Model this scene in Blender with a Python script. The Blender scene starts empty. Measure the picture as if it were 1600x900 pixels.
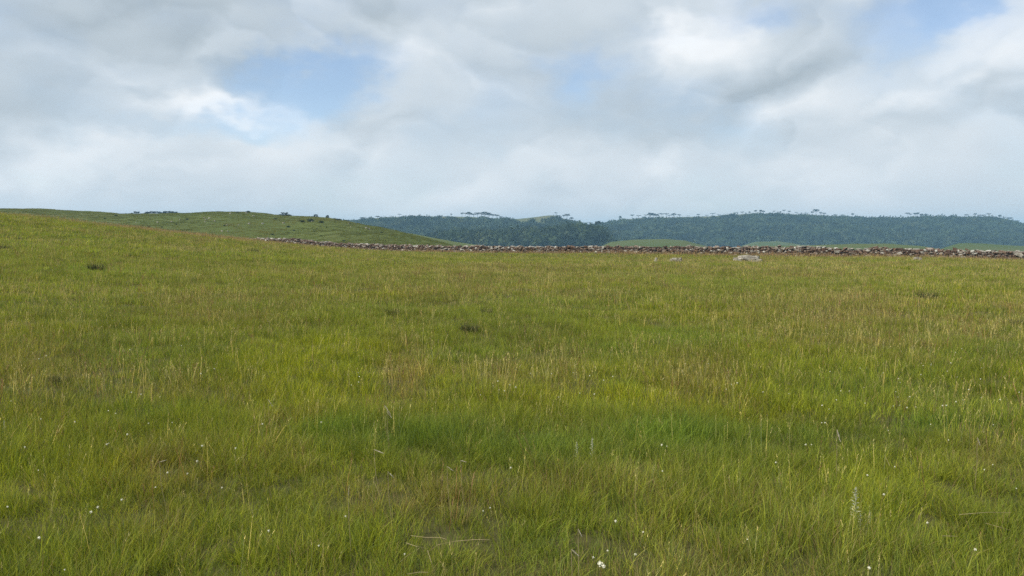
import bpy, bmesh, math, random
import numpy as np

random.seed(7)
rng = np.random.default_rng(7)
scene = bpy.context.scene
COL = scene.collection

# ------------------------------------------------------------------ camera
EYE = 1.6
F = 1200.0                                   # focal length in pixels of the 1600 px wide photograph
ROW0 = 366.0                                 # eye-level row of the photograph
PITCH = math.atan((450.0 - ROW0) / F)
cam_data = bpy.data.cameras.new('camera')
cam = bpy.data.objects.new('camera', cam_data)
COL.objects.link(cam)
cam_data.sensor_width = 36.0
cam_data.lens = 36.0 * F / 1600.0
cam_data.clip_start = 0.05
cam_data.clip_end = 30000.0
cam.location = (0, 0, EYE)
cam.rotation_euler = (math.pi / 2 - PITCH, 0, 0)
scene.camera = cam
scene.render.resolution_x, scene.render.resolution_y = 1024, 576


def P(px, row, Y):
    """world point on the sight line of a photo pixel, at depth Y metres"""
    xc = (px - 800.0) / F
    yc = -(row - 450.0) / F
    dy = math.cos(PITCH) + yc * math.sin(PITCH)
    dz = -math.sin(PITCH) + yc * math.cos(PITCH)
    return (xc / dy * Y, Y, EYE + dz / dy * Y)


def project(X, Y, Z):
    c, s = math.cos(PITCH), math.sin(PITCH)
    zz = Z - EYE
    dep = Y * c - zz * s
    up = Y * s + zz * c
    dep = np.maximum(dep, 0.05)
    return 800 + F * X / dep, 450 - F * up / dep


# ------------------------------------------------------------------ sky, sun, exposure
SUN_EL, SUN_AZ = math.radians(50), math.radians(-118)     # azimuth from +Y, clockwise seen from above
sun_vec = np.array([math.cos(SUN_EL) * math.sin(SUN_AZ), math.cos(SUN_EL) * math.cos(SUN_AZ), math.sin(SUN_EL)])


class NT:
    """small helper that strings shader nodes together"""
    def __init__(self, tree):
        self.t = tree
        tree.nodes.clear()

    def n(self, kind, **kw):
        nd = self.t.nodes.new(kind)
        for k, v in kw.items():
            setattr(nd, k, v)
        return nd

    def put(self, sock, v):
        if isinstance(v, bpy.types.NodeSocket):
            self.t.links.new(v, sock)
        elif isinstance(v, bpy.types.Node):
            self.t.links.new(v.outputs[0], sock)
        else:
            sock.default_value = v

    def math(self, op, a, b=0.0, c=None, clamp=False):
        nd = self.n('ShaderNodeMath', operation=op, use_clamp=clamp)
        self.put(nd.inputs[0], a)
        self.put(nd.inputs[1], b)
        if c is not None:
            self.put(nd.inputs[2], c)
        return nd.outputs[0]

    def vmath(self, op, a, b=(0, 0, 0)):
        nd = self.n('ShaderNodeVectorMath', operation=op)
        self.put(nd.inputs[0], a)
        self.put(nd.inputs[1], b)
        return nd.outputs['Value'] if op in ('LENGTH', 'DOT_PRODUCT', 'DISTANCE') else nd.outputs[0]

    def noise(self, vec, scale, detail=4.0, rough=0.5, dist=0.0, color=False):
        nd = self.n('ShaderNodeTexNoise')
        if vec is not None:
            self.put(nd.inputs['Vector'], vec)
        nd.inputs['Scale'].default_value = scale
        nd.inputs['Detail'].default_value = detail
        nd.inputs['Roughness'].default_value = rough
        nd.inputs['Distortion'].default_value = dist
        return nd.outputs['Color' if color else 'Fac']

    def smooth(self, v, a, b, lo=0.0, hi=1.0):
        nd = self.n('ShaderNodeMapRange', interpolation_type='SMOOTHSTEP')
        self.put(nd.inputs[0], v)
        for i, x in enumerate((a, b, lo, hi)):
            nd.inputs[i + 1].default_value = x
        return nd.outputs[0]

    def mix(self, f, a, b, blend='MIX'):
        nd = self.n('ShaderNodeMix', data_type='RGBA', blend_type=blend)
        self.put(nd.inputs[0], f)
        for s, v in ((nd.inputs[6], a), (nd.inputs[7], b)):
            if isinstance(v, tuple) and len(v) == 3:
                v = v + (1.0,)
            self.put(s, v)
        return nd.outputs[2]

    def ramp(self, f, stops):
        nd = self.n('ShaderNodeValToRGB')
        self.put(nd.inputs[0], f)
        e = nd.color_ramp.elements
        while len(e) < len(stops):
            e.new(0.5)
        for el, (p, c) in zip(e, stops):
            el.position = p
            el.color = tuple(c) + (1.0,)
        return nd.outputs[0]


world = bpy.data.worlds.new('World')
scene.world = world
world.use_nodes = True
w = NT(world.node_tree)
tc = w.n('ShaderNodeTexCoord')
D = w.vmath('NORMALIZE', tc.outputs['Generated'])
sky = w.n('ShaderNodeTexSky', sky_type='NISHITA', sun_disc=False)
sky.sun_elevation = SUN_EL
sky.sun_rotation = SUN_AZ
sky.air_density = 1.0
sky.dust_density = 1.2
sky.ozone_density = 1.3
sky.altitude = 1000
# warped direction: clouds are wider than tall
stretch = w.vmath('MULTIPLY', D, (1.0, 1.0, 1.75))
warp = w.vmath('SCALE', w.vmath('SUBTRACT', w.noise(stretch, 3.4, 3, 0.55, color=True), (0.5, 0.5, 0.5)))
warp.node.inputs['Scale'].default_value = 0.15
fine = w.vmath('SCALE', w.vmath('SUBTRACT', w.noise(stretch, 15.0, 3, 0.6, color=True), (0.5, 0.5, 0.5)))
fine.node.inputs['Scale'].default_value = 0.075
W = w.vmath('ADD', D, w.vmath('ADD', warp, fine))


def sky_dir(px, row):
    v = np.array(P(px, row, 1.0)) - np.array((0, 0, EYE))
    return v / np.linalg.norm(v)


def blob(px, row, rx, ry):
    """soft lobe of the sky around one direction (rx, ry in photo pixels)"""
    c = sky_dir(px, row)
    d = w.vmath('SUBTRACT', W, tuple(c))
    d = w.vmath('MULTIPLY', d, (F / rx, F / rx, F / ry))
    return w.math('POWER', 2.718, w.math('MULTIPLY', w.vmath('DOT_PRODUCT', d, d), -1.0))


def add_all(items):
    acc = None
    for wt, b in items:
        v = w.math('MULTIPLY', b, wt)
        acc = v if acc is None else w.math('ADD', acc, v)
    return acc


GAPS = [(0.80, blob(480, 150, 82, 36)), (0.55, blob(400, 195, 55, 22)), (0.45, blob(545, 115, 60, 26)), (0.3, blob(370, 130, 50, 20)),
        (0.5, blob(915, 108, 60, 36)), (0.70, blob(1495, -8, 80, 26)), (0.35, blob(1395, 55, 55, 32)),
        (0.45, blob(1180, 10, 70, 30)), (0.16, blob(1110, 195, 140, 26)), (0.25, blob(60, 300, 60, 30)), (0.3, blob(360, 215, 140, 22))]
PUFFS = [(0.22, blob(1080, 55, 95, 55)), (0.20, blob(1560, 75, 120, 60)), (0.24, blob(345, 172, 80, 20)), (0.16, blob(415, 185, 40, 10)),
         (0.13, blob(150, 240, 90, 30)), (0.10, blob(720, 90, 130, 70)), (0.10, blob(60, 290, 90, 35)),
         (0.09, blob(240, 85, 110, 24)), (0.11, blob(1020, 288, 45, 26)), (0.08, blob(700, 300, 90, 35)),
         (0.08, blob(850, 265, 110, 40)), (0.07, blob(480, 245, 70, 50)), (0.06, blob(1290, 280, 130, 40)),
         (-0.06, blob(150, 170, 260, 60)), (-0.05, blob(420, 25, 330, 50)), (-0.07, blob(1240, 205, 330, 34)),
         (-0.02, blob(930, 180, 200, 40)), (-0.04, blob(0, 90, 240, 90))]
gap = add_all(GAPS)
puff = add_all(PUFFS)
vb_ = w.vmath('ADD', stretch, warp)
big = w.noise(stretch, 2.6, 4, 0.55)
mid = w.noise(vb_, 5.0, 5, 0.58)
dens = w.math('ADD', w.math('MULTIPLY', big, 0.55), w.math('MULTIPLY', mid, 0.45))
alpha = w.smooth(w.math('SUBTRACT', w.math('ADD', dens, 0.16), w.math('MULTIPLY', gap, 0.60)), 0.24, 0.70, 0.20, 1.0)
# billows: smooth cells give the rounded heads of cumulus; the same field sampled a little
# towards the light tells lit tops from grey undersides


def billow(vec, scale, detail=2.5):
    nd = w.n('ShaderNodeTexNoise', noise_type='RIDGED_MULTIFRACTAL', normalize=True)
    w.put(nd.inputs['Vector'], vec)
    nd.inputs['Scale'].default_value = scale
    nd.inputs['Detail'].default_value = detail
    nd.inputs['Roughness'].default_value = 0.45
    nd.inputs['Offset'].default_value = 0.9
    nd.inputs['Gain'].default_value = 1.2
    return nd.outputs['Fac']


vb = w.vmath('ADD', stretch, w.vmath('ADD', warp, w.vmath('MULTIPLY', fine, (0.8, 0.8, 0.8))))
vb2 = w.vmath('ADD', vb, (-0.026, 0.0, 0.050))
relief = w.math('SUBTRACT', billow(vb2, 3.2), billow(vb, 3.2))
relief_s = w.math('SUBTRACT', billow(w.vmath('ADD', vb, (-0.010, 0.0, 0.020)), 9.0, 1.5), billow(vb, 9.0, 1.5))
soft = w.smooth(w.noise(stretch, 2.1, 3, 0.5), 0.38, 0.62, 0.35, 1.0)
relief = w.math('MULTIPLY', w.math('ADD', w.math('MULTIPLY', relief, 1.0), w.math('MULTIPLY', relief_s, 0.45)), soft)
bright = w.math('ADD', w.math('ADD', 0.612, w.math('MULTIPLY', relief, 0.25)),
                w.math('ADD', w.math('MULTIPLY', puff, 1.15), w.math('MULTIPLY', w.math('SUBTRACT', big, 0.5), 0.20)))
zsep = w.n('ShaderNodeSeparateXYZ'); w.put(zsep.inputs[0], D)
low = w.math('POWER', 2.718, w.math('MULTIPLY', w.math('POWER', w.math('DIVIDE', zsep.outputs['Z'], 0.13), 2.0), -1.0))
bright = w.math('ADD', bright, w.math('MULTIPLY', low, 0.10))       # clouds close to the horizon are seen through more lit cloud
bright = w.math('MINIMUM', w.math('MAXIMUM', bright, 0.47), 0.90)
tint = w.ramp(bright, [(0.45, (0.84, 0.985, 1.10)), (0.66, (0.89, 0.99, 1.075)), (0.86, (0.965, 1.0, 1.03))])
cloud_col = w.vmath('MULTIPLY', tint, w.n('ShaderNodeCombineXYZ'))
cmb = cloud_col.node.inputs[1].links[0].from_node
for i in range(3):
    w.put(cmb.inputs[i], bright)
bg_sky = w.n('ShaderNodeBackground')
w.put(bg_sky.inputs['Color'], sky)
bg_sky.inputs['Strength'].default_value = 0.15
bg_cloud = w.n('ShaderNodeBackground')
w.put(bg_cloud.inputs['Color'], cloud_col)
bg_cloud.inputs['Strength'].default_value = 1.0
mixw = w.n('ShaderNodeMixShader')
w.put(mixw.inputs[0], alpha)
w.put(mixw.inputs[1], bg_sky)
w.put(mixw.inputs[2], bg_cloud)
outw = w.n('ShaderNodeOutputWorld')
w.put(outw.inputs['Surface'], mixw)

sun_data = bpy.data.lights.new('sun', 'SUN')
sun_data.energy = 4.6
sun_data.angle = math.radians(12)
sun_data.color = (1.0, 0.95, 0.86)
sun = bpy.data.objects.new('sun', sun_data)
COL.objects.link(sun)
sun.location = (0, 0, 60)
from mathutils import Vector, Matrix
sun.rotation_euler = Vector(-sun_vec).to_track_quat('-Z', 'Y').to_euler()

vs = scene.view_settings
vs.view_transform = 'Standard'
vs.look = 'None'
vs.exposure = 0.14
vs.gamma = 1.0
vs.use_curve_mapping = False
scene.cycles.use_denoising = False
scene.cycles.use_adaptive_sampling = False
scene.cycles.max_bounces = 5
scene.cycles.diffuse_bounces = 3
scene.cycles.transmission_bounces = 3
scene.cycles.transparent_max_bounces = 8
scene.cycles.volume_bounces = 0


# ------------------------------------------------------------------ noise on the CPU
def _hash(ix, iy, seed):
    h = (ix.astype(np.int64) * 374761393 + iy.astype(np.int64) * 668265263 + seed * 1442695041) & 0x7fffffff
    h = ((h ^ (h >> 13)) * 1274126177) & 0x7fffffff
    return ((h ^ (h >> 16)) & 0xffff) / 65535.0


def vnoise(x, y, seed=0):
    x = np.asarray(x, float); y = np.asarray(y, float)
    ix, iy = np.floor(x), np.floor(y)
    fx, fy = x - ix, y - iy
    fx = fx * fx * (3 - 2 * fx); fy = fy * fy * (3 - 2 * fy)
    a = _hash(ix, iy, seed); b = _hash(ix + 1, iy, seed)
    c = _hash(ix, iy + 1, seed); d = _hash(ix + 1, iy + 1, seed)
    return (a * (1 - fx) + b * fx) * (1 - fy) + (c * (1 - fx) + d * fx) * fy


def fbm(x, y, oct=4, seed=0, gain=0.5):
    s = 0; amp = 1; tot = 0
    for i in range(oct):
        s = s + amp * vnoise(x * 2 ** i + 17.3 * i, y * 2 ** i - 9.1 * i, seed + i)
        tot += amp; amp *= gain
    return s / tot


def sstep(x, a, b):
    t = np.clip((x - a) / (b - a), 0, 1)
    return t * t * (3 - 2 * t)


# ------------------------------------------------------------------ shape of the land
CTRL = []
def c_px(px, row, Y, drop=0.0):
    p = P(px, row, Y); CTRL.append((p[0], p[1], p[2] - drop))
# crest of the rise on the left (its row in the photo, less the height of the grass)
for px, row, Y in ((0, 331, 65), (100, 343.5, 72), (200, 355, 82), (300, 366.5, 92), (380, 379, 98), (430, 386.5, 101), (500, 392, 104)):
    c_px(px, row, Y, 0.28)
CTRL += [(-57, 95, 1.6), (-58, 118, 0.8), (-40, 110, 0.5), (-36, 120, -0.12), (-29, 121, -0.42), (-20, 117, -0.72), (-9, 105, -0.98), (10, 96, -0.96),
         (25, 88, -0.94), (38, 82, -0.98), (50, 75, -1.06), (62, 69, -1.16), (75, 62, -1.26),
         (0, 0, 0), (0, 20, -0.12), (0, 50, -0.5), (0, 75, -0.8), (20, 45, -0.5), (27, 40, -0.55), (15, 15, -0.15), (35, 60, -0.8),
         (-20, 30, 0.75), (-20, 40, 0.75), (-17, 50, 0.35), (-8, 12, 0.12), (-12, 70, -0.25), (-45, 40, 2.6),
         (-65, 40, 3.6), (-65, 70, 4.1), (-60, 0, 1.4), (0, -25, 0.2), (45, 0, -0.2), (60, 35, -0.8), (0, 130, -1.7), (45, 110, -2.0), (-45, 140, -0.8)]
CT = np.array(CTRL)


def _U(r2):
    return 0.5 * r2 * np.log(np.maximum(r2, 1e-9))


def _tps(ct):
    n = len(ct)
    A = np.zeros((n + 3, n + 3))
    d2 = (ct[:, None, 0] - ct[None, :, 0]) ** 2 + (ct[:, None, 1] - ct[None, :, 1]) ** 2
    A[:n, :n] = _U(d2) + np.eye(n) * 4.0
    A[:n, n] = 1; A[:n, n + 1:] = ct[:, :2]
    A[n, :n] = 1; A[n + 1:, :n] = ct[:, :2].T
    b = np.zeros(n + 3); b[:n] = ct[:, 2]
    return np.linalg.solve(A, b)


TW = _tps(CT)


def valley_z(X, Y):
    R = np.hypot(X, Y)
    return -1.5 - 0.0165 * np.clip(R - 110, 0, 1500) + 2.0 * (fbm(X / 300, Y / 300, 3, 5) - 0.5)


def ground_z(X, Y):
    X = np.atleast_1d(np.asarray(X, float)); Y = np.atleast_1d(np.asarray(Y, float))
    z = np.zeros_like(X)
    for s in range(0, len(X), 20000):
        x, y = X[s:s + 20000], Y[s:s + 20000]
        d2 = (x[:, None] - CT[None, :, 0]) ** 2 + (y[:, None] - CT[None, :, 1]) ** 2
        n = len(CT)
        z[s:s + 20000] = _U(d2) @ TW[:n] + TW[n] + TW[n + 1] * x + TW[n + 2] * y
    R = np.hypot(X, Y * 0.92)
    k = sstep(R, 105, 175)
    bump = 0.16 * (fbm(X / 2.6, Y / 2.6, 3, 11) - 0.5) + 0.3 * (fbm(X / 13, Y / 13, 2, 12) - 0.5) * sstep(R, 4, 25)
    return (z + bump) * (1 - k) + valley_z(X, Y) * k


def hit(px, row, y0=1.0, y1=140.0):
    """where the sight line of a photo pixel meets the meadow"""
    ys = np.geomspace(y0, y1, 900)
    pts = np.array([P(px, row, y) for y in ys])
    g = ground_z(pts[:, 0], pts[:, 1])
    below = np.nonzero(pts[:, 2] <= g)[0]
    i = below[0] if len(below) else len(ys) - 1
    return np.array((pts[i, 0], pts[i, 1], g[i]))


# ------------------------------------------------------------------ object helpers
def tag(o, label, cat=None, group=None, kind=None):
    o['label'] = label
    if cat: o['category'] = cat
    if group: o['group'] = group
    if kind: o['kind'] = kind
    return o


def mesh_obj(name, me, parent=None, link=True):
    o = bpy.data.objects.new(name, me)
    if link: COL.objects.link(o)
    if parent is not None: o.parent = parent
    return o


def make_mesh(name, verts, faces, mat=None, smooth=False):
    me = bpy.data.meshes.new(name)
    me.from_pydata([tuple(v) for v in verts], [], [tuple(f) for f in faces])
    if mat: me.materials.append(mat)
    if smooth: me.shade_smooth()
    me.update()
    return me


def grid_mesh(name, V, nu, nv, mat, smooth=True):
    """V: (nu*nv,3), row-major in u"""
    me = bpy.data.meshes.new(name)
    i, j = np.meshgrid(np.arange(nu - 1), np.arange(nv - 1), indexing='ij')
    a = (i * nv + j).ravel()
    q = np.stack([a, a + nv, a + nv + 1, a + 1], 1)
    me.vertices.add(len(V)); me.vertices.foreach_set('co', V.astype(np.float32).ravel())
    me.loops.add(q.size); me.loops.foreach_set('vertex_index', q.astype(np.int32).ravel())
    me.polygons.add(len(q)); me.polygons.foreach_set('loop_start', np.arange(0, q.size, 4, dtype=np.int32))
    me.update(calc_edges=True); me.validate()
    me.materials.append(mat)
    if smooth: me.shade_smooth()
    return me


def tri_mesh(name, V, T, mat, smooth=False):
    me = bpy.data.meshes.new(name)
    V = np.asarray(V, np.float32); T = np.asarray(T, np.int32)
    me.vertices.add(len(V)); me.vertices.foreach_set('co', V.ravel())
    me.loops.add(T.size); me.loops.foreach_set('vertex_index', T.ravel())
    me.polygons.add(len(T)); me.polygons.foreach_set('loop_start', np.arange(0, T.size, 3, dtype=np.int32))
    me.update(calc_edges=True)
    me.materials.append(mat)
    if smooth: me.shade_smooth()
    return me


def fattr(me, name, data, kind='FLOAT'):
    a = me.attributes.new(name, kind, 'POINT')
    if kind == 'FLOAT': a.data.foreach_set('value', np.asarray(data, np.float32).ravel())
    elif kind == 'INT': a.data.foreach_set('value', np.asarray(data, np.int32).ravel())
    elif kind == 'FLOAT_VECTOR': a.data.foreach_set('vector', np.asarray(data, np.float32).ravel())
    elif kind == 'FLOAT_COLOR':
        d = np.asarray(data, np.float32)
        if d.shape[1] == 3: d = np.concatenate([d, np.ones((len(d), 1), np.float32)], 1)
        a.data.foreach_set('color', d.ravel())


def new_mat(name):
    m = bpy.data.materials.new(name)
    m.use_nodes = True
    return m, NT(m.node_tree)


def finish(t, shader, bump=None, displacement=None):
    o = t.n('ShaderNodeOutputMaterial')
    t.put(o.inputs['Surface'], shader)


def principled(t, col, rough=0.9, spec=0.2, normal=None):
    p = t.n('ShaderNodeBsdfPrincipled')
    if isinstance(col, tuple) and len(col) == 3: col = col + (1.0,)
    t.put(p.inputs['Base Color'], col)
    p.inputs['Roughness'].default_value = rough
    p.inputs['Specular IOR Level'].default_value = spec
    if normal is not None: t.put(p.inputs['Normal'], normal)
    return p.outputs[0]


def bump_of(t, h, strength, dist):
    b = t.n('ShaderNodeBump')
    b.inputs['Strength'].default_value = strength
    b.inputs['Distance'].default_value = dist
    t.put(b.inputs['Height'], h)
    return b.outputs[0]


# ------------------------------------------------------------------ materials
def attr(t, name, typ='GEOMETRY', out='Fac'):
    a = t.n('ShaderNodeAttribute', attribute_type=typ, attribute_name=name)
    return a.outputs[out]


M_ground, t = new_mat('meadow_soil')
geo = t.n('ShaderNodeNewGeometry').outputs['Position']
n1 = t.noise(geo, 0.05, 6, 0.6)
n2 = t.noise(geo, 1.3, 6, 0.65)
c = t.ramp(n1, [(0.30, (0.050, 0.058, 0.016)), (0.5, (0.066, 0.064, 0.022)), (0.70, (0.058, 0.068, 0.018))])
c = t.mix(t.math('MULTIPLY', n2, 0.5), c, (0.070, 0.055, 0.028))
finish(t, principled(t, c, 0.95, 0.1, bump_of(t, n2, 0.6, 0.15)))

M_hill, t = new_mat('hill_pasture')
geo = t.n('ShaderNodeNewGeometry').outputs['Position']
g2 = t.vmath('MULTIPLY', geo, (1.0, 0.45, 1.0))
n1 = t.noise(g2, 0.035, 5, 0.6)
n2 = t.noise(g2, 0.45, 6, 0.65)
n3 = t.noise(g2, 0.16, 4, 0.6)
c = t.ramp(n1, [(0.32, (0.066, 0.090, 0.019)), (0.55, (0.080, 0.099, 0.022)), (0.75, (0.100, 0.106, 0.032))])
c = t.mix(t.smooth(n3, 0.56, 0.72, 0, 0.45), c, (0.068, 0.095, 0.022))
c = t.mix(t.smooth(n2, 0.55, 0.75, 0, 0.35), c, (0.13, 0.115, 0.05))
finish(t, principled(t, c, 0.95, 0.1, bump_of(t, n2, 0.5, 0.3)))

M_field, t = new_mat('far_pasture')
geo = t.n('ShaderNodeNewGeometry').outputs['Position']
n1 = t.noise(geo, 0.012, 6, 0.6)
c = t.ramp(n1, [(0.35, (0.052, 0.082, 0.022)), (0.6, (0.078, 0.096, 0.032))])
finish(t, principled(t, c, 0.95, 0.1))

M_forest_floor, t = new_mat('forest_floor')
geo = t.n('ShaderNodeNewGeometry').outputs['Position']
n1 = t.noise(geo, 0.02, 6, 0.6)
c = t.ramp(n1, [(0.35, (0.018, 0.034, 0.014)), (0.65, (0.034, 0.052, 0.020))])
up = t.n('ShaderNodeSeparateXYZ'); t.put(up.inputs[0], geo)
grassy = attr(t, 'grassy')
c = t.mix(grassy, c, t.ramp(t.noise(geo, 0.03, 5), [(0.4, (0.085, 0.098, 0.04)), (0.65, (0.12, 0.115, 0.055))]))
finish(t, principled(t, c, 0.95, 0.1))


def grass_material(name, straw=(0.40, 0.32, 0.14), transl=0.45):
    m, t = new_mat(name)
    gc = attr(t, 'gcol', 'INSTANCER', 'Color')
    dry = attr(t, 'dry', 'INSTANCER')
    r = attr(t, 'rnd')
    r2 = attr(t, 'rnd2')
    s = attr(t, 'hgt')
    col = t.vmath('MULTIPLY', gc, t.ramp(r, [(0.0, (0.30, 0.42, 0.60)), (0.5, (1.0, 1.0, 1.0)), (1.0, (1.90, 1.60, 1.2))]))
    isdry = t.smooth(t.math('SUBTRACT', dry, r2), -0.03, 0.06)
    tip = t.math('MULTIPLY', t.math('POWER', s, 3.0), t.math('ADD', 0.10, t.math('MULTIPLY', dry, 0.6)))
    fac = t.math('MAXIMUM', isdry, tip, clamp=True)
    sc = t.mix(r, straw, (straw[0] * 0.62, straw[1] * 0.52, straw[2] * 0.55))
    col = t.mix(fac, col, sc)
    p = principled(t, col, 0.55, 0.14)
    tr = t.n('ShaderNodeBsdfTranslucent')
    t.put(tr.inputs['Color'], t.mix(1.0, col, (1.15, 1.1, 0.7), 'MULTIPLY'))
    mx = t.n('ShaderNodeMixShader')
    mx.inputs[0].default_value = transl
    t.put(mx.inputs[1], p); t.put(mx.inputs[2], tr)
    finish(t, mx)
    return m


M_grass = grass_material('grass_blade')
M_stalk = grass_material('dry_stalk', (0.40, 0.30, 0.15), 0.25)


def stone_material(name, per_object):
    m, t = new_mat(name)
    if per_object:
        r = t.n('ShaderNodeObjectInfo').outputs['Random']
    else:
        r = attr(t, 'rnd')
    g = t.n('ShaderNodeNewGeometry')
    pos = g.outputs['Position']
    sep = t.n('ShaderNodeSeparateXYZ'); t.put(sep.inputs[0], g.outputs['Normal'])
    n1 = t.noise(pos, 4.0, 6, 0.6)
    n2 = t.noise(pos, 14.0, 5, 0.6)
    base = t.ramp(r, [(0.0, (0.060, 0.038, 0.026)), (0.3, (0.112, 0.064, 0.041)), (0.58, (0.160, 0.098, 0.062)), (0.78, (0.168, 0.132, 0.098)), (0.90, (0.29, 0.26, 0.22)), (1.0, (0.55, 0.53, 0.47))])
    base = t.mix(t.math('MULTIPLY', n1, 0.6), base, (0.06, 0.042, 0.032))
    lich = t.math('MULTIPLY', t.smooth(t.math('ADD', n2, t.math('MULTIPLY', r, 0.12)), 0.54, 0.66), t.smooth(sep.outputs['Z'], 0.35, 0.8), clamp=True)
    base = t.mix(t.math('MULTIPLY', lich, 0.75), base, (0.42, 0.42, 0.37))
    finish(t, principled(t, base, 0.9, 0.2, bump_of(t, n2, 0.5, 0.03)))
    return m


M_stone = stone_material('wall_stone', True)
M_stone_j = stone_material('wall_stone_small', False)

def rock_material(name, k, sc):
    m, t = new_mat(name)
    pos = t.n('ShaderNodeNewGeometry').outputs['Position']
    n1 = t.noise(pos, 3.0 * sc, 7, 0.65); n2 = t.noise(pos, 9.0 * sc, 6, 0.65)
    c = t.ramp(n1, [(0.33, (0.10 * k, 0.092 * k, 0.08 * k)), (0.5, (0.26 * k, 0.232 * k, 0.185 * k)), (0.66, (0.40 * k, 0.375 * k, 0.32 * k))])
    c = t.mix(t.smooth(n2, 0.55, 0.7, 0, 0.7), c, (0.09, 0.085, 0.07))
    finish(t, principled(t, c, 0.9, 0.2, bump_of(t, n2, 0.7, 0.06)))
    return m


M_rock = rock_material('grey_rock', 1.10, 1.0)
M_pale_rock = rock_material('pale_rock', 1.15, 0.6)


def leaf_material(name, a, b, transl=0.25, stand=None):
    m, t = new_mat(name)
    r = t.n('ShaderNodeObjectInfo').outputs['Random']
    g = t.n('ShaderNodeNewGeometry')
    n = t.noise(g.outputs['Position'], 0.6, 4, 0.6)
    f = t.math('ADD', t.math('MULTIPLY', r, 0.5), t.math('MULTIPLY', n, 0.5))
    col = t.mix(f, a, b)
    if stand:                                   # stands of different species
        col = t.mix(t.smooth(t.noise(g.outputs['Position'], 0.016, 4, 0.6), 0.46, 0.60, 0, 0.75), col, stand[0])
        col = t.mix(t.smooth(t.noise(g.outputs['Position'], 0.031, 3, 0.6), 0.54, 0.66, 0, 0.7), col, stand[1])
    mx = t.n('ShaderNodeMixShader'); mx.inputs[0].default_value = transl
    tr = t.n('ShaderNodeBsdfTranslucent'); t.put(tr.inputs['Color'], col)
    t.put(mx.inputs[1], principled(t, col, 0.7, 0.15)); t.put(mx.inputs[2], tr)
    finish(t, mx)
    return m


M_forest = leaf_material('forest_leaves', (0.005, 0.014, 0.007), (0.080, 0.118, 0.042), 0.25, ((0.012, 0.026, 0.013), (0.085, 0.105, 0.040)))
M_pine = leaf_material('pine_needles', (0.012, 0.022, 0.012), (0.024, 0.038, 0.018), 0.10)
M_shrub = leaf_material('shrub_leaves', (0.030, 0.048, 0.016), (0.050, 0.070, 0.022))
M_silver = leaf_material('silver_leaves', (0.32, 0.33, 0.21), (0.47, 0.47, 0.34), 0.2)
M_bark, t = new_mat('pine_bark')
finish(t, principled(t, t.ramp(t.noise(t.n('ShaderNodeNewGeometry').outputs['Position'], 2.0), [(0.3, (0.05, 0.04, 0.032)), (0.7, (0.11, 0.09, 0.075))]), 0.95))
M_petal, t = new_mat('white_petal')
finish(t, principled(t, t.ramp(t.noise(t.n('ShaderNodeNewGeometry').outputs['Position'], 300.0), [(0.3, (0.60, 0.58, 0.44)), (0.7, (0.78, 0.76, 0.62))]), 0.8))
M_stem, t = new_mat('flower_stem')
finish(t, principled(t, t.ramp(t.noise(t.n('ShaderNodeNewGeometry').outputs['Position'], 20.0), [(0.3, (0.08, 0.10, 0.03)), (0.7, (0.14, 0.13, 0.05))]), 0.7))
M_straw, t = new_mat('dry_straw')
finish(t, principled(t, t.ramp(t.noise(t.n('ShaderNodeNewGeometry').outputs['Position'], 12.0), [(0.3, (0.26, 0.20, 0.10)), (0.7, (0.38, 0.31, 0.17))]), 0.6))
M_plume, t = new_mat('seed_plume')
finish(t, principled(t, t.ramp(t.noise(t.n('ShaderNodeNewGeometry').outputs['Position'], 60.0), [(0.3, (0.46, 0.39, 0.27)), (0.7, (0.64, 0.58, 0.45))]), 0.8))

# ------------------------------------------------------------------ ground sheet
n_az, n_r = 300, 260
rs = np.concatenate([[0.0], np.geomspace(0.6, 3400, n_r - 1)])
front = np.linspace(-math.radians(52), math.radians(52), 221)
back = np.linspace(math.radians(52), math.radians(308), n_az - 221 + 1)[1:]
az = np.concatenate([front, back])
A, R = np.meshgrid(az, rs, indexing='ij')
GX, GY = (R * np.sin(A)).ravel(), (R * np.cos(A)).ravel()
GZ = ground_z(GX, GY)
ground = mesh_obj('ground', grid_mesh('ground', np.stack([GX, GY, GZ], 1), len(az), n_r, M_ground))
tag(ground, 'broad grassy meadow floor sloping gently down to the stone wall', 'ground', kind='structure')


# ------------------------------------------------------------------ hills
def interp(pts, x):
    xs = np.array([p[0] for p in pts], float); ys = np.array([p[1] for p in pts], float)
    return np.interp(x, xs, ys)


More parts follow.
